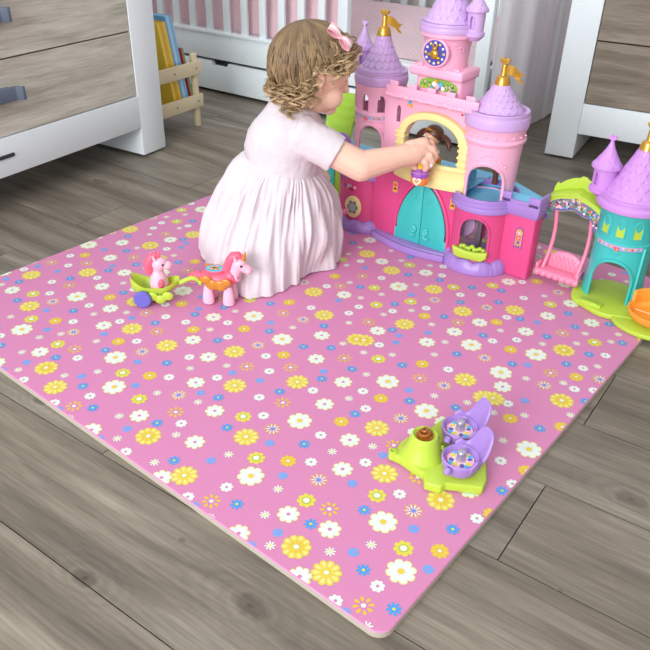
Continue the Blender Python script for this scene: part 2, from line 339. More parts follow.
tag(q,'pale pink quilt with fine diagonal stitching spread over the crib mattress','quilt')
# ================================================================ CURTAIN
mCur=fabric('curtain_fabric','dccdd0',bump=.15,scale=600)
nt=mCur.node_tree; bsd=nt.nodes['Principled BSDF']; uvn=nt.nodes.new('ShaderNodeUVMap'); uvn.uv_map='UVMap'; sp=nt.nodes.new('ShaderNodeSeparateXYZ'); nt.links.new(uvn.outputs[0],sp.inputs[0])
ns=nt.nodes.new('ShaderNodeTexNoise'); ns.noise_dimensions='1D'; ns.inputs['Scale'].default_value=9; ns.inputs['Detail'].default_value=2; nt.links.new(sp.outputs[0],ns.inputs['W'])
rp=nt.nodes.new('ShaderNodeValToRGB'); rp.color_ramp.elements[0].position=.35; rp.color_ramp.elements[0].color=srgb('e6d3d8'); rp.color_ramp.elements[1].position=.62; rp.color_ramp.elements[1].color=srgb('faf7fb'); nt.links.new(ns.outputs[0],rp.inputs[0]); nt.links.new(rp.outputs[0],bsd.inputs['Base Color'])
c0=Vector((.513,2.452,0)); cd=Vector((math.cos(math.radians(52.8)),math.sin(math.radians(52.8)),0)); cn=Vector((cd.y,-cd.x,0))
def curt(u,v):
    s=u*.74; a=.003*math.sin(s*30)+.008*noise.noise(Vector((s*14,v*.8,2))); p=c0+cd*s+cn*(a+.004); return (p.x,p.y,.004+v*1.6)
c=sheet(curt,110,8,'curtain',mCur,solid=.002); uvset(c,lambda co,p:((Vector((co.x,co.y,0))-c0).dot(cd),co.z))
tag(c,'pale pink and white striped curtain hanging to the floor between crib and dresser','curtain')
# ================================================================ BOOK RACK
mPine=mat('pine','dccba8',.55,var=.07,bscale=30); mScrew=mat('screw','8c8c88',.35,metal=.9)
R0=Vector((-.478,2.655,0)); ar=math.radians(58)
rack=thing('book_rack','low light-pine book rack with round legs beside the left dresser','book rack',R0,ar)
# local x: -x goes behind the dresser, +y to the left/back
for x,y in ((0,0),(-.2,0),(0,.20),(-.2,.20)):
    MB().tube([(x,y*1.0+(.03 if y else -.012)*0,0),(x,y-(.0),.25)],[.0125,.0125],16).build('leg',mPine,rack,bevel=.002)
for y,s in ((-.016,1),(.216,-1)):
    for z in (.205,.093):
        r=MB().box((-.0925,y,z),(.215,.012,.044)).build('rail',mPine,rack,bevel=.0015)
        if s==1:
            for x in (-.012,-.12): MB().lathe([(.003,0),(.0035,.0015),(.001,.002)],(0,0),10).build('screw',mScrew,r).matrix_local=Matrix.Translation((x,y-.006,z))@Matrix.Rotation(math.radians(90),4,'X')
MB().box((-.0925,.10,.078),(.16,.19,.006)).build('shelf_board',mPine,rack)
bk=[('e8c22a',.012,.285,'yellow','thick yellow picture book at the near end of the rack'),('e9b81f',.010,.280,'yellow','')]
bcols=[('7fb9e6',.012,.300,'tall pale blue picture book, nearest the crib among the tall ones'),
('a9d6f0',.014,.300,'tall blue-white picture book next to the pale blue one'),('5aa4dc',.006,.298,'thin mid-blue book standing between blue-white and yellow books'),
('efc62d',.013,.285,'yellow picture book, the one touching the blue books'),('e2ad1c',.012,.287,'golden yellow book, second yellow one from the blue books'),
('f0cf3a',.012,.285,'bright yellow book half hidden by the dresser edge')]
mPaper=mat('book_pages','efece2',.9)
def book(x,th,hh,col,label,lean=.05,dep=.17,spine=None):
    t=thing('picture_book',label,'book',tuple(R0),ar,'picture books in the pine rack')
    # spine faces -y (the room)
    def sk(m):
        m.v=[(a+x+(-.055)*(c_/.28),b+.0,c_+.083) for a,b,c_ in m.v]; return m
    y0=.002
    sk(MB().box((0,y0+dep/2,hh/2),(th-.003,dep-.006,hh-.006))).build('pages',mPaper,t)
    m=MB(); m.prism([(-th/2,0),(th/2,0),(th/2,dep),(th/2-.0012,dep),(th/2-.0012,.0015),(-th/2+.0012,.0015),(-th/2+.0012,dep),(-th/2,dep)],(0,y0,0),(1,0,0),(0,1,0),(0,0,hh))
    sk(m).build('cover',mat('cover_'+col,col,.35,coat=.3),t,smooth=False)
x=-.030
book(-.016,.005,.19,'cf4a3f','short thin red book at the crib end of the rack')
book(-.009,.006,.19,'5fae7d','short green book, the last one at the crib end')
for c_,th,hh,lb in bcols:
    x-=th/2; book(x,th,hh,c_,lb); x-=th/2+.0008
# ================================================================ PLAY MAT
AM=math.radians(141.2); mU=Vector((math.cos(AM),math.sin(AM),0)); mV=Vector((mU.y,-mU.x,0)); NC=Vector((0.0805,0.570,0)); MW,MD,MT=1.203,1.180,.011
mMat=mat('mat_pink','d182ac',.5,bump=.12,bscale=700,var=.02); mSide=mat('mat_foam_edge','b5aa9b',.8)
FC={'wh':'dfe8dc','ye':'dfc846','py':'e8dc84','gy':'dccf45','gr':'8fae5c','bl':'3a9ae0','pb':'6f9fe0','pk':'d182ac','lp':'eac6e0','or':'dfb93f'}
fm=[mMat,mSide]+[mat('mat_print_'+k,v,.5) for k,v in FC.items()]; FI={k:i+2 for i,k in enumerate(FC)}
mb=MB(); R_=.022; out=[]
for cx,cy,a in ((MW-R_,MD-R_,0),(R_,MD-R_,pi/2),(R_,R_,pi),(MW-R_,R_,1.5*pi)):
    for i in range(9): out.append((cx+R_*math.cos(a+pi/2*i/8),cy+R_*math.sin(a+pi/2*i/8)))
n=len(out); P=lambda a,b,z:tuple(NC+mU*a+mV*b+Vector((0,0,z)))
ins=[((a-MW/2)*(1-.003/MW)+MW/2,(b-MD/2)*(1-.003/MD)+MD/2) for a,b in out]
vs=[P(a,b,0) for a,b in out]+[P(a,b,MT-.0015) for a,b in out]+[P(a,b,MT) for a,b in ins]
mb.add(vs,[(i,(i+1)%n,(i+1)%n+n,i+n) for i in range(n)]+[tuple(range(n))],1)
mb.add(vs,[(i+n,(i+1)%n+n,(i+1)%n+2*n,i+2*n) for i in range(n)]+[tuple(2*n+i for i in range(n))],0)
zt=MT
def inside(a,b): return .002<a<MW-.002 and .002<b<MD-.002
def poly(pts,z,m):
    # clip to the mat
    def clip(P_,f):
        o=[]
        for i in range(len(P_)):
            A,B=P_[i-1],P_[i]; fa,fb=f(A),f(B)
            if (fa>0)!=(fb>0): t=fa/(fa-fb); o.append((A[0]+(B[0]-A[0])*t,A[1]+(B[1]-A[1])*t))
            if fb>0:o.append(B)
        return o
    for f in (lambda p:p[0]-.002,lambda p:MW-.002-p[0],lambda p:p[1]-.002,lambda p:MD-.002-p[1]):
        pts=clip(pts,f)
        if len(pts)<3:return
    mb.add([P(a,b,zt+z) for a,b in pts],[tuple(range(len(pts)))],FI[m])
def petal(cx,cy,ang,r0,r1,w,z,m,k=9):
    L=(r1-r0)/2; c=(r0+r1)/2; pts=[]
    for i in range(k):
        q=2*pi*i/k; a=c+L*math.cos(q); b=w*math.sin(q)*(1+.35*math.cos(q)); pts.append((cx+a*math.cos(ang)-b*math.sin(ang),cy+a*math.sin(ang)+b*math.cos(ang)))
    poly(pts,z,m)
def disc(cx,cy,r,z,m,k=12): poly([(cx+r*math.cos(2*pi*i/k),cy+r*math.sin(2*pi*i/k)) for i in range(k)],z,m)
def petals(cx,cy,n,r0,r1,w,z,m,ph=0):
    for i in range(n): petal(cx,cy,ph+2*pi*i/n,r0,r1,w,z,m)
Z1,Z2,Z3,Z4=.00015,.0003,.00045,.0006
placed=[]; RAD=dict(Y=.0215,Z=.0215,W=.0215,M=.017,K=.0145,k=.0135,R=.0145,r=.0145,U=.0105,u=.0082,s=.010,t=.0082)
def star(cx,cy,n,r1,z,m,dip=.78):
    k=n*6; poly([(cx+r1*(dip+(1-dip)*abs(math.cos(n*pi*i/k))**.45)*math.cos(2*pi*i/k),cy+r1*(dip+(1-dip)*abs(math.cos(n*pi*i/k))**.45)*math.sin(2*pi*i/k)) for i in range(k)],z,m)
def flower(t,x,y):
    if not inside(x,y) : 
        if not (-.02<x<MW+.02 and -.02<y<MD+.02): return
    global zt; zt=MT+(len(placed)%9)*2.2e-5
    placed.append((x,y,RAD[t]))
    if t=='Y': star(x,y,10,.0215,Z1,'ye'); petals(x,y,10,.009,.0190,.0026,Z2,'py'); disc(x,y,.0045,Z3,'ye'); disc(x,y,.0034,Z4,'wh')
    elif t=='Z': star(x,y,10,.0215,Z1,'ye',.84); petals(x,y,10,.012,.0195,.0026,Z2,'py'); petals(x,y,10,.005,.0115,.0017,Z2,'or',.314); disc(x,y,.0038,Z4,'wh')
    elif t=='W': star(x,y,8,.0215,Z1,'py'); star(x,y,8,.0195,Z2,'wh',.74); disc(x,y,.0078,Z3,'lp'); disc(x,y,.0070,Z3+.00005,'wh'); disc(x,y,.0052,Z4,'ye')
    elif t=='M': star(x,y,8,.017,Z1,'py',.74); star(x,y,8,.0152,Z2,'wh',.70); disc(x,y,.0032,Z3,'pk')
    elif t=='K': star(x,y,8,.0145,Z1,'gy',.72); disc(x,y,.0072,Z2,'gr'); disc(x,y,.0058,Z3,'py'); disc(x,y,.0044,Z4,'wh')
    elif t=='k': star(x,y,9,.0135,Z1,'or'); petals(x,y,9,.005,.0115,.0016,Z2,'ye'); disc(x,y,.0026,Z3,'wh')
    elif t=='R': petals(x,y,10,.006,.0145,.0020,Z1,'or'); petals(x,y,10,.0035,.0115,.0011,Z2,'wh'); disc(x,y,.0030,Z3,'bl')
    elif t=='r': petals(x,y,8,.006,.0145,.0024,Z1,'or'); disc(x,y,.0034,Z2,'wh')
    elif t=='U': star(x,y,8,.0062,Z1,'bl'); petals(x,y,8,.0040,.0105,.0021,Z2,'bl'); disc(x,y,.0024,Z3,'gy')
    elif t=='u': star(x,y,8,.0082,Z1,'pb',.70); disc(x,y,.0015,Z3,'pk')
    elif t=='s': star(x,y,8,.0100,Z1,'wh',.74); disc(x,y,.0024,Z3,'pk')
    elif t=='t': star(x,y,8,.0045,Z1,'wh'); petals(x,y,8,.0030,.0082,.0013,Z2,'wh'); disc(x,y,.0024,Z3,'py')
TD="s509,584 t485,553 U454,457 t446,484 U497,424 R567,369 W546,416 M496,479 U516,510 t560,463 U586,421 u606,447 Y543,543 R564,500 r612,492 W650,442 s583,548 k633,534 U660,503 u559,611 M565,639 r596,665 K675,768 u662,721 k634,692 s618,643 Y623,604 R668,623 U224,805 U251,696 t233,736 M302,669 u341,630 k255,760 M281,735 r315,705 t352,662 s248,792 k382,681 U350,706 Y249,830 R300,800 Y331,751 U292,837 s397,710 U355,782 R402,753 U312,888 s337,842 s372,810 M320,937 K339,896 U370,857 K402,830 Y430,792 U443,838 M487,847 s451,861 s473,901 t499,884 t415,681 t450,628 s444,652 s509,619 U458,680 K438,712 K486,651 t529,652 t504,695 u454,738 t471,783 W496,750 K534,709 U560,691 t590,691 U512,811 s549,757 r587,735 Y553,803 u608,772 K537,854 t564,860 U559,890 t614,887 M597,825 t648,753 s636,792 Y648,834 t681,803 t682,851 u659,922 M689,901 U711,860 u747,905 t68,515 k83,491 t7,569 Y133,522 u87,554 s106,526 U3,624 Z37,598 s5,665 s34,646 t57,650 R81,620 t116,617 R10,706 k47,684 t30,744 r89,664 s49,720 M137,565 W161,603 U79,712 u134,659 U158,643 s33,791 U59,773 Z103,754 W138,703 k184,686 t94,794 t145,747 t44,846 K68,822 t96,841 U123,852 r132,812 U151,778 M192,767 s191,726 s226,690 t43,883 U73,910 M103,891 U156,894 M170,938 M185,855 u190,816 K202,905 R212,967 t228,930 s259,891 t99,110 t135,63 t25,1 U14,44 r47,23 u59,-1 s79,5 s51,59 k-2,271 U81,68 u15,126 W41,99 k20,163 K61,134 s11,250 U27,209 u70,173 W111,155 U146,156 R90,202 M49,293 Z71,247 s125,217 K149,192 r124,265 Y168,238 U150,281 s206,239 u195,271 M139,4 u226,-1 M254,4 u110,83 Y116,32 t205,17 Z176,39 u213,41 M161,94 U188,84 r186,124 M225,77 t250,54 U296,42 K223,115 u193,188 M224,203 R237,160 t271,105 u285,131 W322,98 t262,224 s272,183 k301,161 K344,133 s333,57 t307,-2 u341,-1 r329,22 s362,5 M423,6 Y400,32 t383,110 u394,82 U438,44 t458,21 s512,7 U93,426 M164,406 U170,455 R208,626 s241,546 U256,602 W251,649 t296,623 M323,599 t288,571 k288,529 r266,487 t217,459 R220,497 Y200,539 Y146,514 t162,481 s190,351 t220,277 r195,302 Y242,319 R226,367 W204,413 U242,417 u261,443 s322,386 s288,349 k285,390 W305,439 t348,431 U315,500 K361,487 t349,516 t396,486 Z422,521 s389,528 M422,568 u369,557 u379,582 U401,590 Y395,626 r456,583 M258,265 t328,352 U293,325 k298,293 s302,243 U308,208 u352,173 Y392,159 R373,202 W353,248 s409,218 K433,193 M350,311 s391,328 r408,266 s450,250 U434,286 Y429,329 r469,355 M366,384 U402,366 u414,386 U379,427 Z434,514 r412,446 M451,408 k507,377 u484,287 s491,320 Y507,246 r533,303 s530,352 Y586,323 k630,394 s672,388 s633,351 U639,329 t680,346 s738,333 k705,324 M677,298 t563,280 M610,277 s637,253 t608,229 s549,242 M567,206 u537,191 t521,170 U504,202 M481,172 U433,155 M446,95 t548,18 u556,44 t593,56 Z515,55 t483,87 s499,112 U530,86 r529,126 M568,79 K605,108 R562,161 t595,140 u642,129 W667,101 U654,212 s616,185 k646,165 K690,138 u698,178 U776,163 W741,160 R719,206 Y700,251 r754,271 U782,290 s756,222 k782,198 u825,196 Y800,245 s841,246 M852,215 r823,126 r1168,126 U825,86 U1169,86 s793,112 s1138,112 t1122,87 Z809,55 Z1154,55 t842,18 t1187,18 M1085,95 U1072,155 M1120,172 U1143,202 t815,170 t1160,170 u1176,191 s1188,242 Y1151,238 W841,416 W1186,416 s825,352 s1169,352 r827,303 r1172,303 s785,320 s1130,320 u1123,287 k801,377 k1146,377 u792,425 u1136,425 U810,510 U1155,510 M791,478 M1136,478 U1092,457 t1085,484 M1090,408 r757,446 r1051,446 Z779,514 Z1073,514 U723,427 U1018,427 u758,386 u1053,386 U747,366 U1041,366 M83,384 M710,384 M1005,384 r1108,355 Y146,329 Y1068,329 U1073,286 s1089,250 r1047,266 s1030,328 M989,311 K1072,193 s1048,218 W992,248 R1012,202 Y1031,159 u991,173 U947,208 s941,243 k937,293 U10,325 U932,325 t967,352 s44,384 s966,384 M897,265 t904,228 r1095,583 U1040,590 u1018,582 u1008,557 M1061,568 s1028,528 t113,486 t740,486 t1035,486 t988,516 K706,487 K1000,487 U32,500 U954,500 t65,431 t693,431 t987,431 W22,439 W944,439 k2,390 k924,390 s5,349 s927,349 u900,443 U881,417 R865,367 R1209,367 Y881,319 t859,277 t1204,277 Y839,539 Y1184,539 R859,497 R1204,497 t856,459 t1200,459 r905,487 k5,529 k927,529 t927,571 M962,599 U895,602 s880,546 s807,7 s1151,7 t1097,21 U1077,44 u738,82 u1033,82 t728,110 t1022,110 Y745,32 Y1039,32 s707,5 s1001,5 r674,22 r968,22 u686,-1 u980,-1 t652,-2 t946,-2 s677,57 s972,57 U645,40 U940,40 K983,133 k940,161 s911,183 W961,98 u924,131 t910,105 R876,160 M1207,203 K862,115 K1206,115 t889,54 M864,77 M1208,77 u852,41 u1196,41 M598,4 M893,4 u570,-1 u865,-1 u1209,-1 s802,584 s1146,584 t1124,553 t889,140 R1201,161 t763,63 t1057,63 U711,66 U1005,66 u539,271 u834,271 u1178,271 Y1042,626 t999,662 r962,703 M929,735 u988,630 t943,623 M950,670 W898,649 U898,697 R855,626 R1200,626 s878,688 U958,885 U938,836 s906,891 t875,930 R859,967 R1203,967 K849,905 K1193,905 Y894,830 s895,793 U868,806 U1213,806 k901,759 t880,736 K839,854 K1184,854 s852,757 s1196,757 U815,811 U1159,811 M791,845 M1135,845 K836,709 K1181,709 W798,750 W1143,750 t774,783 t1118,783 u1101,738 t1151,695 t1176,652 K1133,651 K1085,712 U1105,680 s1156,619 s1091,652 t1097,628 t1062,681 s1044,710 k1031,679 Y740,789 Y1085,789 t802,884 t1146,884 s1120,901 s1098,861 U1090,838 K1049,830 U25,857 U1017,857 K-6,896 K986,896 M967,937 s1019,810 s-8,842 s984,842 R1049,753 U1002,782 Y978,751 R947,800 U997,706 u837,816 u1181,816 M817,938 M1162,938 M1094,891 U1065,910 t1035,883 r779,812 r1124,812 s1024,791 t1022,744 U1056,860 u12,922 u1003,922 s981,792 t866,860 t1211,860 U1207,691 s962,643 W312,1021 W959,1021 s296,957 s943,957 r945,908 s903,925 k272,982 k919,982 u263,1030 u910,1030 U281,1115 U928,1115 M262,1083 M607,1083 M909,1083 U219,1062 U563,1062 U866,1062 U1210,1062 t212,1089 t556,1089 t859,1089 t1203,1089 M217,1013 M561,1013 M864,1013 M1208,1013 r178,1051 r522,1051 r825,1051 r1169,1051 U144,1032 U791,1032 U1136,1032 u826,991 u1171,991 M778,989 M1123,989 t1085,957 s1084,989 r221,1188 r566,1188 r868,1188 r1213,1188 u134,1162 u479,1162 u781,1162 u1126,1162 s154,1133 s499,1133 s801,1133 s1146,1133 t161,1091 t506,1091 t808,1091 t1153,1091 t114,1121 t459,1121 t761,1121 t1106,1121 K127,1092 K471,1092 K774,1092 K1118,1092 U80,1105 U727,1105 U1072,1105 t761,1036 t1105,1036 W71,1044 W718,1044 W1062,1044 k51,995 k1042,995 s53,954 s1045,954 u26,1048 u1018,1048 U8,1022 U999,1022 R-9,972 R983,972 Y310,1144 Y613,1144 Y957,1144 R330,1102 R633,1102 R977,1102 t327,1064 t974,1064 r32,1092 r679,1092 r1023,1092 k53,1134 k700,1134 k1045,1134 t54,1176 t398,1176 t701,1176 t1045,1176 s6,1151 s351,1151 s653,1151 s998,1151 s273,1189 s920,1189 t250,1158 t897,1158 k1118,929"

for w_ in TD.split():
    a_,b_=w_[1:].split(','); flower(w_[0],int(a_)/1000,int(b_)/1000)
me=bpy.data.meshes.new('play_mat'); me.from_pydata(mb.v,[],mb.f)
for m in fm: me.materials.append(m)
me.polygons.foreach_set('material_index',mb.m); me.update()
bm=bmesh.new(); bm.from_mesh(me)
for f in bm.faces:
    if f.calc_center_median().z>MT-.0001 and f.normal.z<0: f.normal_flip()
bm.to_mesh(me); bm.free()
pm=bpy.data.objects.new('play_mat',me); COL.objects.link(pm)
tag(pm,'square pink foam play mat printed with white, yellow and blue flowers on the wood floor','play mat')
# ================================================================ CASTLE
OX,OY=0.231,1.633; CA=math.radians(-38)
z0=MT+.0008
mMag=mat('magenta_plastic','da4d86',.35,sss=.02,bump=.05,bscale=90); mPk=mat('pink_plastic','f6b4cf',.35,sss=.05); mLil=mat('lilac_plastic','cda9dc',.38,sss=.05); mPur=mat('purple_plastic','a381c8',.38,sss=.03)
mYel=mat('cream_yellow_plastic','efdf98',.38,sss=.05); mTeal=mat('teal_plastic','3fbdb8',.35); mTealB=mat('turquoise_plastic','4cc5c0',.35); mBlu=mat('sky_blue_plastic','72c8ec',.4); mLime=mat('lime_plastic','b6d042',.38,sss=.03)
mGold=mat('gold_plastic','c99a3a',.28,metal=.55,coat=.3); mPk2=mat('candy_pink_plastic','f58bab',.35,sss=.05); mBrn=mat('brown_plastic','6b4028',.4); mOr=mat('orange_plastic','f6a03a',.35); mWh=mat('white_plastic','f2f2f2',.35); mVio=mat('clock_blue','4d4aa6',.4)
mLime2=mat('green_plastic','a6d13a',.38); mLil2=mat('orchid_plastic','c98fd8',.38,sss=.05)
stk={c:mat('sticker_'+n,c,.45) for c,n in (('f2a53c','orange'),('e0457c','pink'),('6b5aa8','violet'),('8fb84a','leaf'),('4f8f45','green'),('5cb8e6','blue'),('f4f1ea','white'),('f0d23e','yellow'),('b9a6d6','lavender'),('c9303a','red'),('7d7290','greyviolet'),('f5b6cf','rose'),('3a3233','dark'))}
def SK(c): return stk[c]
def cyl_pt(c,r,a,z): return (c[0]+r*math.cos(a),c[1]+r*math.sin(a),z)
def decal(name,parent,frame,shapes):
    """flat printed sticker: list of (hex, polygon or ('d',x,y,r)) on a mapping frame(a,b,h)"""
    mb=MB(); ms=[]; h=.0003
    for i,(c,s) in enumerate(shapes):
        if c not in ms: ms.append(c)
        if s[0]=='d': _,x,y,r=s; pts=[(x+r*math.cos(2*pi*k/10),y+r*math.sin(2*pi*k/10)) for k in range(10)]
        elif s[0]=='r': _,x,y,ww,hh=s; N_=8; pts=[(x-ww/2+ww*k/N_,y-hh/2) for k in range(N_+1)]+[(x+ww/2-ww*k/N_,y+hh/2) for k in range(N_+1)]
        else: pts=s
        n=len(pts)
        if s[0]=='r':
            N_=8; mb.add([frame(a,b,h*(i+1)) for a,b in pts],[(k,k+1,2*N_-k,2*N_+1-k) for k in range(N_)],ms.index(c))
        else: mb.add([frame(a,b,h*(1+.15*i)) for a,b in pts],[tuple(range(n))],ms.index(c))
    return mb.build(name,[SK(c) for c in ms],parent,smooth=False)
def cframe(c,r,a0):   # a along the arc, b up
    return lambda a,b,h:(c[0]+(r+h)*math.cos(a0+a/r),c[1]+(r+h)*math.sin(a0+a/r),b)
def pframe(o,u=(1,0,0),n=(0,-1,0)):
    o,u,n=Vector(o),Vector(u),Vector(n); return lambda a,b,h: tuple(o+u*a+Vector((0,0,b))+n*h)
def bar_cut(c,r,a,w,zb,zt_,pointed=0,depth=.03,both=False):
    """arched opening through a drum wall at angle a"""
    d=Vector((math.cos(a),math.sin(a),0)); u=Vector((-d.y,d.x,0)); o=Vector((c[0],c[1],0))+d*(r-depth/2) 
    return MB().prism(arch(0,w,zb,zt_,pointed),o,u,(0,0,1),d*depth)
def rimstrip(parent,name,m,c,r,a,w,zb,zt_,t=.003,pr=.004,pointed=0,n=14):
    """raised moulding following an arched opening on a drum"""
    P_=arch(0,w,zb,zt_,pointed,n); P_=P_[1:]+[P_[0]]
    pts=[]
    for x,z in P_:
        q=a+x/r; pts.append((c[0]+(r+pr*.3)*math.cos(q),c[1]+(r+pr*.3)*math.sin(q),z))
    return MB().tube(pts,t,8).build(name,m,parent)
def scaled_cone(parent,name,m,c,zb,zt_,r0,r1,rows=6,ncol=16,flare=1.5,ph=0):
    """roof with rows of overlapping rounded scales: each scale lip stands 1 mm proud of the flared cone"""
    def R(z):
        t=(z-zb)/(zt_-zb); return r1+(r0-r1)*(1-t)**flare
    nz=rows*11; na=ncol*10; mb=MB(); vs=[]
    for j in range(nz+1):
        z=zb+(zt_-zb)*j/nz; t=j/nz
        for i in range(na):
            a=2*pi*i/na; rw=t*rows; best=0
            if .02<t<.97:
                # scallop row k: lip bottom edge at k + bow
                for k in range(int(rw)-1,int(rw)+2):
                    cc=(a/(2*pi)*ncol+(.5 if k%2 else 0))%1-.5
                    lip=k+.62-.55*math.sqrt(max(0,1-(cc*2)**2))
                    dd=rw-lip
                    if 0<=dd<1.15: best=max(best,(1-dd/1.15))
            vs.append(cyl_pt(c,R(z)+.0026*best*min(1,R(z)/.03),a+ph,z))
    mb.add(vs,[(j*na+i,j*na+(i+1)%na,(j+1)*na+(i+1)%na,(j+1)*na+i) for j in range(nz) for i in range(na)]+[tuple(range(na))[::-1],tuple(nz*na+i for i in range(na))])
    return mb.build(name,m,parent,ang=70)
def crenel(parent,name,m,c,r0,r1,zb,zm,zt_,a0,a1,gaps,rim=.0):
    """battlement ring: solid band zb..zm, merlons to zt_ except in the gaps (angles)"""
    mb=MB(); mb.ring(c,r0,r1,zb,zm,48,a0,a1)
    edges=[a0]+[g for q in gaps for g in q]+[a1]
    for i in range(0,len(edges),2):
        A,B=edges[i],edges[i+1]
        if B-A>.02: mb.ring(c,r0+.0003,r1-.0003,zm-.001,zt_,max(3,int((B-A)*12)),A,B)
    return mb.build(name,m,parent,bevel=.0012)
def finial(parent,c,z,flagdir,s=1,m=None,flag=True):
    m=m or mGold; mb=MB()
    mb.lathe([(.0175*s,z),(.0165*s,z+.004*s),(.013*s,z+.018*s),(.0065*s,z+.021*s),(.006*s,z+.040*s),(.005*s,z+.044*s)],c,24)
    o=mb.build('finial',m,parent,bevel=.0005)
    d=Vector((math.cos(flagdir),math.sin(flagdir),0)); cc=Vector((c[0],c[1],0)); pd=Vector((-d.y,d.x,0))
    # heart top
    h=MB()
    hp=[]
    for i in range(28):
        t=2*pi*i/28; x=16*math.sin(t)**3; y=13*math.cos(t)-5*math.cos(2*t)-2*math.cos(3*t)-math.cos(4*t); hp.append((x*.00066*s,y*.00060*s))
    h.prism(hp,cc+Vector((0,0,z+.050*s))-pd*.004*s,d,(0,0,1),pd*.008*s); h.build('heart',m,o,bevel=.0022*s,seg=3)
    if flag:
        n=14; vs=[]
        for side in (-1,1):
            for i in range(n+1):
                t=i/n; x=.006+t*.042; wv=.004*math.sin(t*5.0); zc=z+.033*s-.012*t+.002*math.sin(t*6); hh=.0105*(1-.15*t)
                notch=max(0,(t-.72)/.28)
                for zz in (-1,0,1):
                    xx=x if zz else x-.010*notch
                    vs.append(cc+d*xx*s+pd*(wv+side*.0013)*s+Vector((0,0,zc+zz*hh*s+(.002*notch*zz*s))))
        K=3*(n+1); fs=[]
        for sd in (0,1):
            for i in range(n):
                for k in range(2):
                    a=sd*K+i*3+k; q=(a,a+3,a+4,a+1); fs.append(q if sd else q[::-1])
        for i in range(n):
            for k in (0,2): a=i*3+k; fs.append((a,a+3,a+3+K,a+K))
        for k in range(2):
            a=k; fs.append((a,a+1,a+1+K,a+K)); a=3*n+k; fs.append((a,a+1,a+1+K,a+K))
        MB().add(vs,fs).build('flag',m,o,ang=60)
    return o
castle=thing('toy_castle','large pink and magenta toy castle with teal gate and lilac roofs on the mat','toy castle',(OX,OY,z0),CA); castle.scale=(1,1,.970)
C=castle
Lc,Lr=(-.222,.075),.074; Uc,Ur=(-.196,.070),.058
Rc,Rr=(.120,.060),.069; Vc,Vr=(.120,.060),.060
F=-pi/2
YF=.020  # facade front plane
GX=-.0185
# --- left drum (lower) and its details
cuts=[MB().lathe([(Lr-.004,-.01),(Lr-.004,.2)],Lc,40)]
MB().lathe([(Lr+.001,0),(Lr-.001,.150)],Lc,48,cap=True).build('lower_tower_wall',mMag,C,cut=cuts)
MB().lathe([(Lr-.003,.150),(Lr-.003,.160)],Lc,40).build('tower_floor',mBlu,C)
crenel(C,'ledge',mPur,Lc,Lr-.004,Lr+.008,.142,.160,.170,0,2*pi,[(F-.4,F+.0),(F+2.0,F+2.5)])
# rocky skirts
def skirt(name,c,r,a0,a1,h,parent=C):
    n=60; vs=[];
    for i in range(n+1):
        t=i/n; a=a0+(a1-a0)*t; hh=h*(.80+.20*abs(math.sin(t*pi*5.0))); e=min(1,min(t,1-t)*14+.35)
        bu=.0016*noise.noise(Vector((a*22,0,1)))
        for rr,z in ((r-.004,0),(r+.017+bu,0),(r+.015+bu*1.5,hh*.55),(r+.007+bu,hh*.93),(r-.001,hh),(r-.004,hh*.98)): vs.append(cyl_pt(c,r+(rr-r)*(e if rr>r else 1),a,z))
    fs=[(i*6+k,(i+1)*6+k,(i+1)*6+(k+1)%6,i*6+(k+1)%6) for i in range(n) for k in range(6)]+[tuple(range(6)),tuple(n*6+5-k for k in range(6))]
    return MB().add(vs,fs).build(name,mPur,parent,bevel=.0006,ang=60)
skirt('rock_skirt',Lc,Lr,pi+.1,2*pi-.55,.032)
skirt('rock_skirt',Rc,Rr,pi+.22,2*pi-.10,.034)
# yellow heart-shaped window knob on the left drum
ka=F+.14; kd=Vector((math.cos(ka),math.sin(ka),0)); ku=Vector((-kd.y,kd.x,0)); kc=Vector((Lc[0],Lc[1],.066))+kd*(Lr-.001)
def blob(sc,k=36): 
    P_=[]
    for i in range(k):
        t=2*pi*i/k; r=1-.16*math.exp(-((math.atan2(math.sin(t-1.15*pi),math.cos(t-1.15*pi)))/.35)**2); P_.append((sc[0]*r*math.cos(t),sc[1]*r*math.sin(t)))
    return P_
kn_=MB().prism(blob((.0235,.0300)),kc,ku,(0,0,1),kd*.007).build('crank_window',mYel,C,bevel=.0025,seg=3)
MB().prism([((.0135+.0022*math.cos(6*2*pi*i/48))*math.cos(2*pi*i/48),(.0170+.0026*math.cos(6*2*pi*i/48))*math.sin(2*pi*i/48)) for i in range(48)],kc+kd*.0068,ku,(0,0,1),kd*.0008).build('window_print',SK('7d7290'),kn_)
MB().prism([((.0095)*math.cos(2*pi*i/24),(.0125)*math.sin(2*pi*i/24)) for i in range(24)],kc+kd*.0076,ku,(0,0,1),kd*.0004).build('window_centre',mat('sticker_sage','9db5a4',.4),kn_)
MB().lathe([(.0070,0),(.0075,.004),(.0072,.012),(.004,.014)],(0,0),20).build('crank_knob',mPk2,kn_,bevel=.0006).matrix_local=Matrix.Translation(kc-ku*.021+Vector((0,0,-.018)))@kd.to_track_quat('Z','Y').to_matrix().to_4x4()
decal('sticker',C,cframe(Lc,Lr,F),[('f2a6c4',('r',-.006,.112,.042,.016))] if 0 else [('e0457c',('r',-.004,.116,.044,.018)),('6b5aa8',('d',-.020,.116,.005)),('f5b6cf',('d',-.008,.119,.004)),('8fb84a',('d',-.013,.112,.0035)),('3a3233',[(-.004,.109),(.008,.107),(.006,.113),(.001,.115)]),('f5b6cf',('d',.012,.118,.004)),('5cb8e6',('d',.000,.122,.003))])
decal('sticker',C,cframe(Lc,Lr,F-.62),[('7d7290',('r',-.002,.125,.012,.018)),('f5b6cf',('d',-.002,.126,.004)),('f2a53c',('d',0,.120,.0025))])
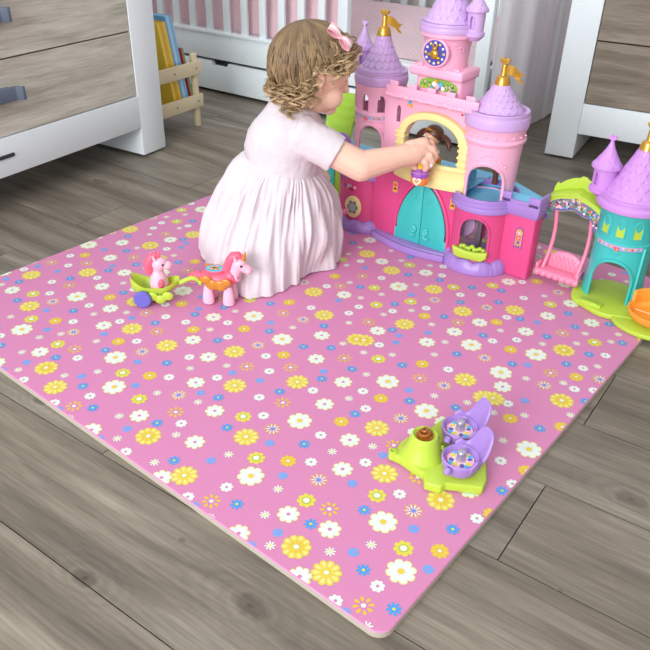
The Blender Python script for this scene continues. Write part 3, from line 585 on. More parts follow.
# --- facade
fac=[(-.165,0),(.075,0),(.075,.195),(-.165,.195)]
gate_o=[(x+GX,z) for x,z in arch(0,.142,-.01,.178,.7,22,1.7,.6)]
MB().prism(fac,(0,YF,0),(1,0,0),(0,0,1),(0,.006,0)).build('gate_wall',mMag,C,cut=MB().prism(gate_o,(0,YF-.01,0),(1,0,0),(0,0,1),(0,.03,0)))
# moulded arch round the gate
go=arch(0,.150,0,.183,.7,22,1.7,.6); go=go[1:]+[go[0]]
MB().tube([(x+GX,YF-.002,z) for x,z in go],.0045,8).build('gate_arch',mat('rose_plastic','e24a86',.35),C)
for s in (-1,1):
    P_=[p for p in arch(0,.136,.004,.174,.7,30,1.7,.6)]
    half=[(x,z) for x,z in P_ if x*s>=.0006]; half=[(s*.0006,.004)]+([(x,z) for x,z in half if z>.0045] and sorted([(x,z) for x,z in half],key=lambda q:math.atan2(q[1]-.004,abs(q[0])))) +[(s*.0006,.1735)]
    # stepped foot
    half=[half[0],(s*.0735,.004),(s*.0735,.042),(s*.0670,.042)]+[q for q in half[1:] if q[1]>.043]
    d=MB().prism([(x+GX,z) for x,z in half],(0,YF-.006,0),(1,0,0),(0,0,1),(0,.006,0)).build('gate_door',mTeal,C,bevel=.001)
    # scroll handle
    pts=[]
    for i in range(26):
        t=i/25; a=t*2.6*pi; r=.0085*(1-t*.75); pts.append((s*(.0175-.0)+GX+s*r*math.cos(a+.3*pi)*.8,YF-.009,.052+r*math.sin(a+.3*pi)))
    pts=[(s*.030-.0125-s*.004,YF-.009,.026),(s*.028-.0125,YF-.009,.034)]+[] if 0 else pts
    MB().tube(pts,[.0042-.0016*i/25 for i in range(26)],8).build('door_handle',mTealB,d)
    MB().tube([(s*.012+GX,YF-.0085,.040),(s*.021+GX,YF-.0085,.034),(s*.027+GX,YF-.0085,.040)],[.0038,.0042,.003],8).build('door_handle',mTealB,d)
    MB().tube([(s*.010+GX,YF-.0065,.150),(s*.018+GX,YF-.0065,.143),(s*.020+GX,YF-.0065,.132),(s*.012+GX,YF-.0065,.128)],.0012,6).build('door_scroll',mTeal,d)
# purple threshold step in front of the gate
def step():
    n=24; vs=[];fs=[]
    for i in range(n+1):
        t=i/n; x=-.150+.215*t; y=YF-.020-.020*math.sin(pi*t)-.010*t
        for yy,z in ((YF+.002,0),(y,0),(y-.001,.016),(y+.004,.017),(y+.005,.011),(y+.014,.011),(y+.015,.016),(YF+.002,.016)): vs.append((x,yy,z))
    for i in range(n):
        for k in range(8): fs.append((i*8+k,(i+1)*8+k,(i+1)*8+(k+1)%8,i*8+(k+1)%8))
    fs+=[tuple(range(8)),tuple(n*8+7-k for k in range(8))]
    return MB().add(vs,fs).build('threshold_step',mPur,C,bevel=.0006,ang=50)
step()
for x,s in ((-.102,1),(.0585,1)):
    decal('banner_sticker',C,pframe((x,YF,0)),[('6b5aa8',[(-.0085,.124),(-.0045,.130),(0,.126),(.0045,.130),(.0085,.124),(.0085,.160),(-.0085,.160)][::1]),('f2a53c',[(-.0072,.127),(-.004,.132),(0,.128),(.004,.132),(.0072,.127),(.0072,.1585),(-.0072,.1585)]),('e0457c',('d',0,.150,.0045)),('3a3233',[(-.005,.140),(0,.143),(.005,.140),(.003,.136),(0,.139),(-.003,.136)])])
# --- balcony (cream)
bc=(-.0105,.040)
def balc():
    n=30; prof=[(-.002,.178),(.004,.180),(.004,.198),(.001,.200),(.001,.226),(.005,.228),(.005,.238),(-.004,.238),(-.004,.180)]
    vs=[]
    for i in range(n+1):
        t=-1+2*i/n; x=-.0105+t*.095; y=YF-.004-.020*(1-t*t)
        for d,z in prof: vs.append((x,y-d,z))
    k=len(prof); fs=[(i*k+j,(i+1)*k+j,(i+1)*k+(j+1)%k,i*k+(j+1)%k) for i in range(n) for j in range(k)]+[tuple(range(k)),tuple(n*k+k-1-j for j in range(k))]
    return MB().add(vs,fs).build('balcony_front',mYel,C,bevel=.0008,ang=50)
balc()
fl_=[(-.105,YF)]+[(-.0105+t*.094,YF-.002-.020*(1-t*t)) for t in [q/10-1 for q in range(21)]]+[(.084,YF),(.084,.15),(-.12,.15)]
MB().prism(fl_[1:],(0,0,.181),(1,0,0),(0,1,0),(0,0,.004)).build('balcony_floor',mBlu,C)
# swirl relief on the balcony
for s in (-1,1):
    MB().tube([(s*(.006+.045*t)-.0105,YF-.0045-.020*(1-((.006+.045*t)/.095)**2)-.001,.212+.008*math.sin(t*5)) for t in [i/12 for i in range(13)]],[.0022-.0012*i/12 for i in range(13)],6).build('relief_scroll',mYel,C)
for s in (-1,1):
    x=-.0105+s*.083
    MB().box((x,YF-.001,.262),(.022,.020,.052)).build('column',mYel,C,bevel=.004)
    for z in (.246,.262,.278,.290): MB().box((x,YF-.002,z),(.026,.024,.007)).build('column_band',mYel,C,bevel=.003)
# arch ring (cream): outer/inner outline
n=28; outer=[];inner=[]
for i in range(n+1):
    a=pi*i/n; outer.append((-.0105-.090*math.cos(a),.292+.066*math.sin(a)**.9 if 0 else .290+.058*math.sin(a))); inner.append((-.0105-.070*math.cos(a),.286+.045*math.sin(a)))
mb=MB(); vs=[]
for (a,b),(c_,d) in zip(outer,inner):
    for x,z,y in ((a,b,YF-.010),(c_,d,YF-.012),(c_,d,YF+.012),(a,b,YF+.008)): vs.append((x,y,z))
mb.add(vs,[(i*4+k,(i+1)*4+k,(i+1)*4+(k+1)%4,i*4+(k+1)%4) for i in range(n) for k in range(4)]+[(0,1,2,3),(4*n+3,4*n+2,4*n+1,4*n)]); mb.build('balcony_arch',mYel,C,bevel=.004,seg=3,ang=60)
# pink upper wall with the opening and side slits
cut1=MB().prism(arch(-.0105,.146,.18,.340,0,20),(0,YF-.02,0),(1,0,0),(0,0,1),(0,.06,0))
slit=MB()
for x in (-.112,): slit.prism(arch(x,.011,.305,.345,1.2),(0,YF-.02,0),(1,0,0),(0,0,1),(0,.06,0))
MB().prism([(-.150,.190),(.078,.190),(.078,.375),(-.150,.375)],(0,YF+.006,0),(1,0,0),(0,0,1),(0,.005,0)).build('upper_wall',mPk,C,cut=[cut1,slit],bevel=.0004)
decal('flower_sticker',C,pframe((-.085,YF+.006,0)),[('f2a53c',('d',.006,.350,.005)),('f2a53c',('d',-.002,.352,.004)),('5cb8e6',('d',.001,.357,.005)),('4f8f45',('d',.004,.362,.003))])
decal('flower_sticker',C,pframe((.062,YF+.006,0)),[('4f8f45',('d',.006,.352,.004)),('5cb8e6',('d',0,.357,.005)),('5cb8e6',('d',.008,.360,.005)),('c9303a',('d',-.009,.355,.003)),('4f8f45',('d',.001,.364,.003))])
decal('vine_sticker',C,cframe(Uc,Ur,F+.95),[('8fb84a',('r',0,.298,.003,.034)),('4f8f45',('d',-.003,.305,.003)),('4f8f45',('d',.003,.292,.003)),('4f8f45',('d',-.003,.285,.003)),('8fb84a',('d',.003,.312,.003))])
# parapet walk with battlements and a rope moulding under it
MB().prism([(-.137,0),(.098,0),(.098,.050),(-.137,.050)],(0,YF-.012,.375),(1,0,0),(0,1,0),(0,0,.006)).build('parapet_floor',mPk,C,bevel=.001)
mb=MB(); mb.box((-.020,YF-.011,.384),(.236,.005,.020))
for k in range(5): mb.box((-.118+.049*k,YF-.011,.398),(.022,.005,.012))
mb.build('parapet',mPk,C,bevel=.001)
mb=MB(); npt=260; mb.tube([(-.137+.233*i/npt,YF-.014+.0005*math.cos(i*.6),.372+.0008*math.sin(i*.6)) for i in range(npt+1)],[.0042+.0008*math.sin(i*.75) for i in range(npt+1)],8); mb.build('rope_moulding',mPk,C)
# clock house
hb=[(-.073,.028),(.040,.028),(.044,.088),(-.073,.088)]
MB().prism(hb,(0,0,.38),(1,0,0),(0,1,0),(0,0,.048)).build('clock_house',mPk,C,bevel=.006,seg=3)
MB().prism([(-.087,.014),(.047,.014),(.048,.096),(-.087,.096)],(0,0,.424),(1,0,0),(0,1,0),(0,0,.024)).build('clock_house_cornice',mPk,C,bevel=.007,seg=3)
mb=MB()
for x in (-.060,-.030,.000,.032): mb.box((x,.018,.449),(.014,.005,.006))
mb.build('cornice_battlement',mPk,C,bevel=.001)
mu=[(-.050,.396),(.044,.396),(.046,.408),(.040,.416),(.024,.421),(0,.423),(-.028,.422),(-.046,.416),(-.052,.407)]
random.seed(3)
shp=[('8fb84a',mu)]
for i in range(70):
    x=random.uniform(-.047,.041); y=random.uniform(.399,.417-.003*abs(x)/.05*2); shp.append((random.choice(['4f8f45','4f8f45','8fb84a','f0d23e','f5b6cf']),('d',x,y,random.uniform(.0014,.0026))))
for x,y,c,r in ((-.012,.410,'f4f1ea',.006),(-.004,.404,'f5b6cf',.006),(.004,.411,'5cb8e6',.0055),(.010,.403,'f4f1ea',.005),(-.008,.417,'f2a53c',.004),(.003,.402,'6b5aa8',.003),(-.018,.402,'5cb8e6',.003)): shp.append((c,('d',x,y,r)))
decal('mural_sticker',C,pframe((-.012,.028,0)),shp)
# clock neck
Kc=(-.020,.058)
MB().lathe([(.048,.446),(.048,.470),(.052,.505),(.058,.512),(.061,.513),(.061,.522),(.058,.524)],Kc,48).build('clock_neck',mPk,C,bevel=.001)
kd=Vector((.06,-1,0)).normalized(); kw=Vector((-kd.y,kd.x,0)); kc=Vector((Kc[0],Kc[1],.485))+kd*.046
rot=kd.to_track_quat('Z','Y').to_matrix().to_4x4()
ck=MB().lathe([(.0285,0),(.0285,.008),(.0265,.010),(.0250,.0102),(.0245,.009),(0,.009)],(0,0),40).build('clock_bezel',mPk,C); ck.matrix_local=Matrix.Translation(kc+Vector((0,0,-.003)))@rot@Matrix.Scale(1.1,4)
cf=MB().lathe([(.0242,.0088),(.0242,.0100),(0,.0100)],(0,0),40).build('clock_face',mVio,ck)
for i in range(12):
    a=2*pi*i/12; MB().lathe([(.0026,.0098),(.0024,.0106),(0,.0106)],(.0195*math.cos(a),.0195*math.sin(a)),8).build('hour_mark',SK('f0d23e') if i%2==0 else SK('f4f1ea'),cf)
mb=MB(); mb.ell((0,-.002,.012),(.009,.010,.005)); mb.ell((.001,.009,.013),(.005,.005,.005)); mb.ell((-.003,.015,.013),(.0018,.004,.002)); mb.ell((.005,.015,.013),(.0018,.004,.002)); mb.ell((-.010,-.003,.012),(.006,.003,.003)); mb.ell((.008,-.008,.012),(.006,.003,.003)); mb.build('clock_ornament',mGold,cf)
for s in (-1,1): MB().tube([Vector((Kc[0],Kc[1],.500))+Vector((math.cos(F+s*.0+.75+.5*t),math.sin(F+.75+.5*t),0))*.0525+Vector((0,0,-.012*t+.004*math.sin(6*t)*s)) for t in [i/10 for i in range(11)]],.0014,6).build('relief_scroll',mPk,C)
crenel(C,'roof_rim',mLil,Kc,.050,.064,.522,.534,.542,0,2*pi,[(F-.15,F+.25),(F+1.3,F+1.6),(F-1.3,F-1.0)])
scaled_cone(C,'cone_roof',mLil,Kc,.530,.640,.060,.014,6,14)
finial(C,Kc,.638,.3)
def turret(c,zb,zt_,r,zc,parent=C,m=mLil,a=F,s=1):
    sl=MB().prism(arch(0,.008,zb+.3*(zt_-zb),zb+.8*(zt_-zb),1.2,8),Vector((c[0],c[1],0))+Vector((math.cos(a),math.sin(a),0))*(r-.008),(-math.sin(a),math.cos(a),0),(0,0,1),Vector((math.cos(a),math.sin(a),0))*.02)
    o=MB().lathe([(r*.55,zb-.010),(r*1.12,zb),(r*1.15,zb+.007),(r*.95,zb+.009),(r,zt_)],c,28).build('turret',m,parent,cut=sl)
    rimstrip(o,'window_trim',m,c,r,a,.010,zb+.28*(zt_-zb),zb+.84*(zt_-zb),.0012,.001,1.2,8)
    MB().ring(c,r*.8,r*1.28,zt_-.003,zt_+.003,28).build('turret_rim',m,o,bevel=.001)
    scaled_cone(o,'turret_roof',m,c,zt_+.002,zc,r*1.2,.0035,4,9,1.35)
    h=MB(); hp=[]
    for i in range(24):
        t=2*pi*i/24; x=16*math.sin(t)**3; y=13*math.cos(t)-5*math.cos(2*t)-2*math.cos(3*t)-math.cos(4*t); hp.append((x*.0005,y*.00048))
    h.prism(hp,(c[0],c[1]-.003,zc+.006),(1,0,0),(0,0,1),(0,.006,0)); h.build('turret_heart',m,o,bevel=.0018,seg=3)
    return o
turret((.046,.050),.520,.572,.0185,.608,a=F)
# --- left upper tower
arc=bar_cut(Uc,Ur,F+.24,.060,.150,.282,.35,.05)
win=[bar_cut(Uc,Ur,F+q,.017,.317,.357,1.1,.05) for q in (-.03,.66,-.75)]+[bar_cut(Uc,Ur,F+q,.017,.317,.357,1.1,.05) for q in (pi+.25,pi+.75,pi+1.2)]
back=bar_cut(Uc,Ur,pi/2+.55,.095,.17,.285,.3,.06)
inner_=MB().lathe([(Ur-.0045,.1),(Ur-.0045,.5)],Uc,40)
mb=MB().lathe([(Ur+.003,.156),(Ur-.001,.22),(Ur,.292),(Ur+.002,.294),(Ur+.002,.312),(Ur,.314),(Ur+.001,.355),(Ur+.004,.372),(Ur+.004,.380)],Uc,56)
mb.build('upper_tower_wall',mPk,C,cut=[inner_,arc,back]+win)
rimstrip(C,'arch_trim',mPk,Uc,Ur,F+.24,.066,.160,.287,.0032,.004,.35)
for q in (-.03,.66,-.75): rimstrip(C,'window_trim',mPk,Uc,Ur,F+q,.021,.316,.361,.0018,.003,1.1)
def garland(parent,c,r,z,a0,a1,amp=.0):
    L=(a1-a0)*r; n=max(6,int(L/.006)); sh=[('b9a6d6',('r',0,z,L,.009))]
    for i in range(n): x=-L/2+L*(i+.5)/n; sh.append((['f2a53c','e0457c','f0d23e','5cb8e6','f5b6cf','8fb84a'][i%6],('d',x,z+.001*(-1)**i,.0024)))
    sh+= [('e0457c',('d',0,z-.003,.005)),('f0d23e',('d',0,z-.003,.002))]
    return decal('garland_sticker',parent,cframe(c,r,(a0+a1)/2),sh)
garland(C,Uc,Ur+.0022,.303,F-.75,F+.85)
MB().lathe([(.058,.374),(.0635,.379),(.0645,.388),(.0635,.398),(.058,.400)],Uc,48).build('roof_rim',mLil,C,bevel=.001)
crenel(C,'roof_battlement',mLil,Uc,.053,.0620,.396,.403,.409,0,2*pi,[(F-.25,F+.2),(F+1.2,F+1.6),(F-1.6,F-1.2)])
scaled_cone(C,'cone_roof',mLil,Uc,.400,.489,.0555,.0155,6,16)
finial(C,Uc,.485,.1)
turret((-.272,.100),.385,.440,.020,.492,a=F+.3)
# --- right lower drum, box bay
rin=MB().lathe([(Rr-.005,-.02),(Rr-.005,.3)],Rc,40)
wA=F+.20
MB().lathe([(Rr+.002,0),(Rr,.03),(Rr,.158)],Rc,56).build('lower_tower_wall',mMag,C,cut=[rin,bar_cut(Rc,Rr,wA,.068,.046,.136,.15,.05),bar_cut(Rc,Rr,pi/2+.45,.11,.0,.14,.2,.06)])
rimstrip(C,'window_trim',mMag,Rc,Rr,wA,.072,.046,.140,.0028,.004,.15)
MB().lathe([(Rr-.006,.008),(Rr-.006,.018)],Rc,40).build('cellar_floor',mPur,C)
MB().lathe([(.002,0),(.030,.0),(.033,.002),(.033,.010),(.030,.012),(.002,.012)],(0,0),28).build('round_chair_back',mat('lilac_pale','c9a3cf',.4),C).matrix_local=Matrix.Translation((.072,.052,.090))@Matrix.Rotation(math.radians(80),4,'X')@Matrix.Rotation(.3,4,'Y')
MB().box((.118,.058,.082),(.011,.011,.13)).build('inner_post',mat('grey_plastic','6d6670',.4),C,bevel=.002)
# lime flower box
d=Vector((math.cos(wA),math.sin(wA),0)); u=Vector((-d.y,d.x,0)); o_=Vector((Rc[0],Rc[1],.036))+d*(Rr-.012)
sh=[(-.038,.0),(-.044,.024),(-.038,.022),(-.010,.016),(.012,.016),(.040,.022),(.039,.006),(.028,-.004),(-.024,-.004)]
fb=MB().prism([(a,b+.004) for a,b in sh],o_+d*.010,u,(0,0,1),d*.012).build('flower_box',mLime,C,bevel=.003,seg=3)
mb=MB()
for i in range(9): mb.ell(o_+d*(.004+.003*(i%2))+u*(-.026+.0065*i)+Vector((0,0,.024+.003*math.sin(i*2))),(.006,.006,.005),n=10,m=6)
mb.build('flower_box_blooms',mLime,fb)
# box bay: flares slightly towards the top
def loft(rings,name,m,parent=C,**k):
    mb=MB(); n=len(rings[0]); vs=[p for r in rings for p in r]
    mb.add(vs,[(j*n+i,j*n+(i+1)%n,(j+1)*n+(i+1)%n,(j+1)*n+i) for j in range(len(rings)-1) for i in range(n)]+[tuple(range(n))[::-1],tuple((len(rings)-1)*n+i for i in range(n))]); return mb.build(name,m,parent,**k)
q=lambda x0,x1,y0,y1,z:[(x0,y0,z),(x1,y0,z),(x1,y1,z),(x0,y1,z)]
loft([q(.165,.256,.040,.076,0),q(.165,.257,.036,.078,.165)],'bay_wall',mMag,bevel=.004,seg=3)
loft([q(.168,.260,.031,.078,.156),q(.168,.263,.028,.080,.170),q(.168,.264,.027,.080,.190)],'bay_cornice',mPur,bevel=.0015)
mb=MB()
for x,y,dx,dy in ((.184,.030,.022,.006),(.250,.030,.026,.006)): mb.box((x,y,.197),(dx,dy,.022))
mb.box((.2605,.054,.197),(.006,.050,.022)); mb.box((.216,.030,.190),(.09,.006,.008)); mb.build('bay_battlement',mPur,C,bevel=.001)
MB().box((.214,.055,.1885),(.092,.046,.004)).build('bay_floor',mBlu,C)
decal('banner_sticker',C,pframe((.224,.0362,.010)),[('6b5aa8',[(-.009,.064),(-.004,.071),(0,.066),(.005,.071),(.010,.064),(.010,.112),(.0,.120),(-.009,.112)]),('f2a53c',[(-.007,.070),(-.003,.075),(0,.070),(.004,.075),(.008,.070),(.008,.110),(0,.116),(-.007,.110)]),('e0457c',('d',0,.092,.006)),('f5b6cf',('d',0,.104,.004)),('6b5aa8',('d',.001,.081,.004)),('f0d23e',('d',0,.092,.0025))]+[('6b5aa8',('d',x,z,.0016)) for x,z in ((-.004,.1),(.005,.098),(-.004,.085),(.005,.086),(.003,.075),(-.002,.077),(0,.111))])
# ledge of right tower
MB().ring(Rc,Rr-.006,Rr+.009,.152,.166,56).build('ledge',mPur,C,bevel=.003,seg=3)
MB().ring(Rc,Rr-.004,Rr+.007,.165,.175,56,pi*.9,2*pi-.35).build('ledge_lip',mPur,C,bevel=.0012)
mb=MB(); mb.ring(Rc,Rr+.001,Rr+.006,.172,.186,20,pi+.1,F-.20); mb.ring(Rc,Rr+.001,Rr+.006,.172,.186,20,F+.85,2*pi-.35-0); mb.build('battlement',mPur,C,bevel=.001)
MB().lathe([(Rr-.002,.162),(Rr-.002,.168)],Rc,40).build('tower_floor',mBlu,C)
# right upper tower, flaring
rin=MB().lathe([(Vr-.006,.1),(Vr-.001,.5)],Vc,40)
mb=MB().lathe([(Vr-.003,.168),(Vr+.001,.26),(Vr+.004,.305),(Vr+.008,.309),(Vr+.009,.315),(Vr+.005,.319),(Vr+.006,.335),(Vr+.010,.343)],Vc,56)
mb.build('upper_tower_wall',mPk,C,cut=[rin,bar_cut(Vc,Vr,F+.28,.082,.160,.262,.15,.05),bar_cut(Vc,Vr,pi/2+.45,.10,.17,.27,.2,.06)])
rimstrip(C,'arch_trim',mPk,Vc,Vr,F+.28,.088,.166,.268,.0034,.004,.15)
for k in range(8): 
    a=F-.5+.32*k; MB().ell(cyl_pt(Vc,Vr+.006,a,.327),(.004,.003,.0022),n=8,m=6).build('relief_dot',mPk,C)
for k,(x,z) in enumerate(((-.014,.282),(-.007,.288),(0,.290),(.007,.288),(.014,.282),(.024,.274),(.030,.268),(-.024,.274),(.036,.262))):
    MB().ell(cyl_pt(Vc,Vr+.003,F+.35+x/Vr,z),(.0028,.002,.0028),n=8,m=6).build('relief_dot',mPk,C)
MB().tube([(.115,.105,.185),(.115,.105,.212),(.108,.106,.228),(.094,.107,.238),(.078,.106,.242)],[.0065,.0065,.0075,.0075,.007],10).build('inner_arm',mBrn,C)
MB().box((.060,.095,.190),(.020,.020,.05)).build('inner_screen',mBlu,C,bevel=.008)
MB().lathe([(Vr+.003,.340),(Vr+.010,.344),(Vr+.009,.366),(Vr+.003,.368)],Vc,48).build('roof_rim',mLil,C,bevel=.001)
crenel(C,'roof_battlement',mLil,Vc,Vr-.003,Vr+.0075,.364,.370,.377,0,2*pi,[(F-.10,F+.38),(F+1.3,F+1.7),(F-1.5,F-1.1)])
scaled_cone(C,'cone_roof',mLil,Vc,.366,.430,.061,.0165,6,16,1.25)
finial(C,Vc,.427,.05)
# blue walkway behind the towers
MB().prism([(-.28,.06),(-.15,.13),(.05,.14),(.24,.082),(.262,.084),(.262,.125),(.10,.21),(-.14,.21),(-.36,.12),(-.36,.07)],(0,0,.156),(1,0,0),(0,1,0),(0,0,.012)).build('walkway',mBlu,C,bevel=.003)
for x in (-.13,.06): MB().box((x,.19,.078),(.02,.016,.156)).build('walkway_leg',mMag,C,bevel=.002)
mb=MB(); mb.prism(arch(0,.05,0,.052,0)+[],(-.300,.062,.1765),(1,0,0),(0,0,1),(0,.006,0)); mb.build('garden_gate',mPur,C,bevel=.002,cut=MB().prism(arch(0,.026,.008,.04,0),(-.325,.05,.158),(1,0,0),(0,0,1),(0,.03,0)))
MB().lathe([(Ur-.008,.160),(Ur-.008,.180)],Uc,36).build('tower_floor',mBlu,C)
MB().prism([(-.35,.06),(-.262,.085),(-.250,.150),(-.35,.150)],(0,0,.166),(1,0,0),(0,1,0),(0,0,.010)).build('side_walkway',mBlu,C,bevel=.003)
# --- right wing: swing arch, teal tower, lime base (clipped on, can be lifted off)
W_=thing('toy_tower','turquoise toy tower with orchid roof on lime base, with a pink swing beside it','toy tower',(OX,OY,z0),CA); W_.scale=(1,1,1.03)
Tc,Tr=(.432,.100),.058
arcT=bar_cut(Tc,Tr,F+.12,.086,-.01,.104,.15,.06)
MB().lathe([(Tr+.006,.010),(Tr+.002,.06),(Tr,.13),(Tr+.002,.132),(Tr+.002,.144),(Tr,.146),(Tr+.003,.200),(Tr+.009,.208),(Tr+.009,.214)],Tc,64).build('tower_wall',mTeal,W_,cut=[MB().lathe([(Tr-.002,-.1),(Tr-.004,.3)],Tc,48),arcT,bar_cut(Tc,Tr,pi/2+.45,.10,0,.125,.1,.06)])
rimstrip(W_,'arch_trim',mTeal,Tc,Tr+.002,F+.12,.090,.010,.108,.0034,.004,.15)
for q_ in (-.50,.07,.65):
    rimstrip(W_,'window_trim',mTeal,Tc,Tr+.001,F+q_,.019,.160,.197,.0020,.003,1.1)
    P_=arch(0,.016,.160,.195,1.1,10); fr=cframe(Tc,Tr+.0015,F+q_); MB().add([fr(a,b,.0006) for a,b in P_],[tuple(range(len(P_)))]).build('window_panel',mLime,W_)
garland(W_,Tc,Tr+.0025,.138,F-.75,F+.95)
MB().prism([(-.011,.127),(0,.123),(.011,.127),(0,.118)],(Tc[0]+.004,Tc[1]-Tr-.003,0),(1,0,0),(0,0,1),(0,.004,0)).build('relief_bow',mTeal,W_)
MB().box((Tc[0]+Tr*.93,Tc[1]-.030,.075),(.006,.010,.13),.0).build('side_rib',mTealB,W_,bevel=.002)
MB().lathe([(Tr+.008,.209),(Tr+.017,.212),(Tr+.017,.222),(Tr+.012,.226)],Tc,48).build('roof_rim',mLil2,W_,bevel=.001)
crenel(W_,'roof_battlement',mLil2,Tc,Tr+.002,Tr+.0125,.222,.228,.235,0,2*pi,[(F-.05,F+.35),(F+1.2,F+1.5),(F-1.5,F-1.1)])
scaled_cone(W_,'cone_roof',mLil2,Tc,.226,.326,.068,.0165,7,15,1.25)
finial(W_,Tc,.322,.1)
turret((.365,.088),.228,.280,.024,.330,parent=W_,m=mLil2,a=F-.4)
base=[]
for i in range(40):
    a=2*pi*i/40; r=1+.03*math.sin(a*7); base.append((.450+.095*r*math.cos(a),.076+.080*r*math.sin(a)))
MB().prism(base,(0,0,0),(1,0,0),(0,1,0),(0,0,.012)).build('base',mLime,W_,bevel=.003,seg=2)
MB().box((.418,.016,.014),(.050,.020,.006)).build('base_step',mLime,W_,bevel=.002)
MB().box((.418,.012,.0165),(.034,.008,.004)).build('base_step',mLime2,W_,bevel=.001)
mb=MB(); mb.prism([(.52+.075*math.cos(2*pi*i/24)+.02,.020+.055*math.sin(2*pi*i/24)) for i in range(24)],(0,0,.0),(1,0,0),(0,1,0),(0,0,.010)); mb.build('base_extension',mLime,W_,bevel=.003)
oc=(.552,.028)
os_=MB().lathe([(.030,.012),(.052,.020),(.060,.032),(.0605,.037),(.057,.038),(.053,.033),(.046,.024),(0,.022)],oc,40,sy=.92).build('boat_seat',mOr,W_)
MB().lathe([(.009,.022),(.009,.034),(.005,.036)],oc,18).build('seat_peg',mOr,os_,bevel=.001)
mb=MB(); mb.ring(oc,.052,.060,.030,.062,24,.35*pi,.95*pi,sy=.92); mb.build('seat_back',mOr,os_,bevel=.003)
for a in (.2,1.4,2.8,4.3): MB().tube([(oc[0]+.012*math.cos(a),oc[1]+.012*math.sin(a),.024),(oc[0]+.045*math.cos(a+.3),oc[1]+.04*math.sin(a+.3),.026)],.0025,6).build('seat_rib',mOr,os_)
# swing arch
def archshape(xc=.316):
    up=[];lo=[]
    for i in range(25):
        t=-1+2*i/24; up.append((xc+.066*t,.178+.022*(1-abs(t)**2.2)+(.004 if abs(t)<.12 else 0))); 
        lo.append((xc+.066*t, .130+.036*(1-abs(t)**3)+.003*math.cos(t*9) if abs(t)<.82 else .130+.036*(1-abs(t)**3)*.6))
    return up,lo
up,lo=archshape()
sa=MB().prism(lo+up[::-1],(0,.086,0),(1,0,0),(0,0,1),(0,.006,0)).build('swing_arch',mLime,W_,bevel=.001)
# printed flower band
fr=pframe((0,.086,0)); sh=[]
mb_s=[('b9a6d6',('q',))]
upi=[(x,z-.006) for x,z in up]; loi=[(x,z+.002) for x,z in lo]
mbp=MB(); k=len(up); mbp.add([fr(.316+(x-.316)*.93,z,.0004) for x,z in loi]+[fr(.316+(x-.316)*.93,z,.0004) for x,z in upi],[(i,i+1,k+i+1,k+i) for i in range(k-1)],0)
mats_=['7d7290','4f8f45','8fb84a','e0457c','f5b6cf','f2a53c','5cb8e6','f4f1ea','3a3233','6b5aa8']
random.seed(5)
for i in range(170):
    j=random.randrange(1,k-1); t=random.uniform(.22,.95); x=.316+(up[j][0]-.316)*.92+random.uniform(-.002,.002); z=loi[j][1]+(upi[j][1]-loi[j][1])*t; r=random.uniform(.0013,.0026); c_=random.choice([1,1,2,2,8,8,3,4,5,6,7]); 
    if c_ in(3,4,5,6): r*=1.25
    mbp.add([fr(x+r*math.cos(2*pi*q_/8),z+r*math.sin(2*pi*q_/8),.0005+.000004*i) for q_ in range(8)],[tuple(range(8))],c_)
for j in range(k): mbp.add([fr(.316+(loi[j][0]-.316)*.93+.0024*math.cos(2*pi*q_/8),loi[j][1]+.002+.0024*math.sin(2*pi*q_/8),.0014) for q_ in range(8)],[tuple(range(8))],9)
mbp.build('flower_band_sticker',[SK(c_) for c_ in mats_],sa,smooth=False)
mb=MB(); vs=[]
for x,z in up:
    for y,dz in ((.084,.0),(.084,.004),(.120,.008),(.120,.003)): vs.append((x,y,z+dz))
mb.add(vs,[(i*4+q_,(i+1)*4+q_,(i+1)*4+(q_+1)%4,i*4+(q_+1)%4) for i in range(24) for q_ in range(4)]+[(0,1,2,3),(99,98,97,96)]); mb.build('arch_canopy',mLime,sa,bevel=.0008,ang=60)
mb=MB(); vs=[]
for i in range(25):
    t=-1+2*i/24; x=.316+.062*t; z=up[i][1]; hh=.016+.012*(1-t*t)+(.008 if abs(t+.92)<.06 else 0)
    for y in (.115,.121): vs+= [(x,y,z+.004),(x,y,z+.004+hh)]
mb.add(vs,[(i*4,(i+1)*4,(i+1)*4+1,i*4+1) for i in range(24)]+[(i*4+2,(i+1)*4+2,(i+1)*4+3,i*4+3) for i in range(24)]+[(i*4+1,(i+1)*4+1,(i+1)*4+3,i*4+3) for i in range(24)]+[(i*4,(i+1)*4,(i+1)*4+2,i*4+2) for i in range(24)]+[(0,1,3,2),(96,97,99,98)]); mb.build('arch_back_ridge',mLime,sa,bevel=.001,ang=60)
sw=MB()
for s in (-1,1):
    pts=[(.316+s*(.040-.0*t)-.0+(.004*math.sin(t*3)),.098+.012*math.sin(t*pi)-.020*t,.160-.133*t) for t in [i/12 for i in range(13)]]
    MB().tube(pts,[.0046]*13,10).build('swing_arm',mPk2,W_,bevel=0)
st=MB().prism([(-.052,-.004),(.052,-.004),(.052,.030),(.046,.034),(-.046,.034),(-.052,.030)],(.316,.064,.020),(1,0,0),(0,1,0),(0,0,.008)).build('swing_seat',mPk2,W_,bevel=.003,seg=3)
mb=MB(); mb.prism([(-.040,0),(.040,0),(.041,.018),(.034,.032),(.020,.040),(0,.043),(-.020,.040),(-.034,.032),(-.041,.018)],(.318,.092,.024),(1,0,0),(0,.25,.97),(0,.006,0)); mb.build('swing_back',mPk2,st,bevel=.003,seg=3)
for i in range(-3,4):
    for s in (-1,1): MB().tube([(.318+i*.010,.0925-.0012,.028),(.318+i*.010+s*.016,.0925+.007,.056)],.0009,5).build('quilt_line',mPk2,st)
mb=MB()
for i in range(7): mb.ell((.316-.045+.015*i,.061,.020),(.0085,.005,.007),n=10,m=6)
mb.build('seat_frill',mPk2,st)
for s in (-1,1): MB().box((.316+s*.048,.078,.034),(.007,.034,.016)).build('seat_side',mPk2,st,bevel=.003)
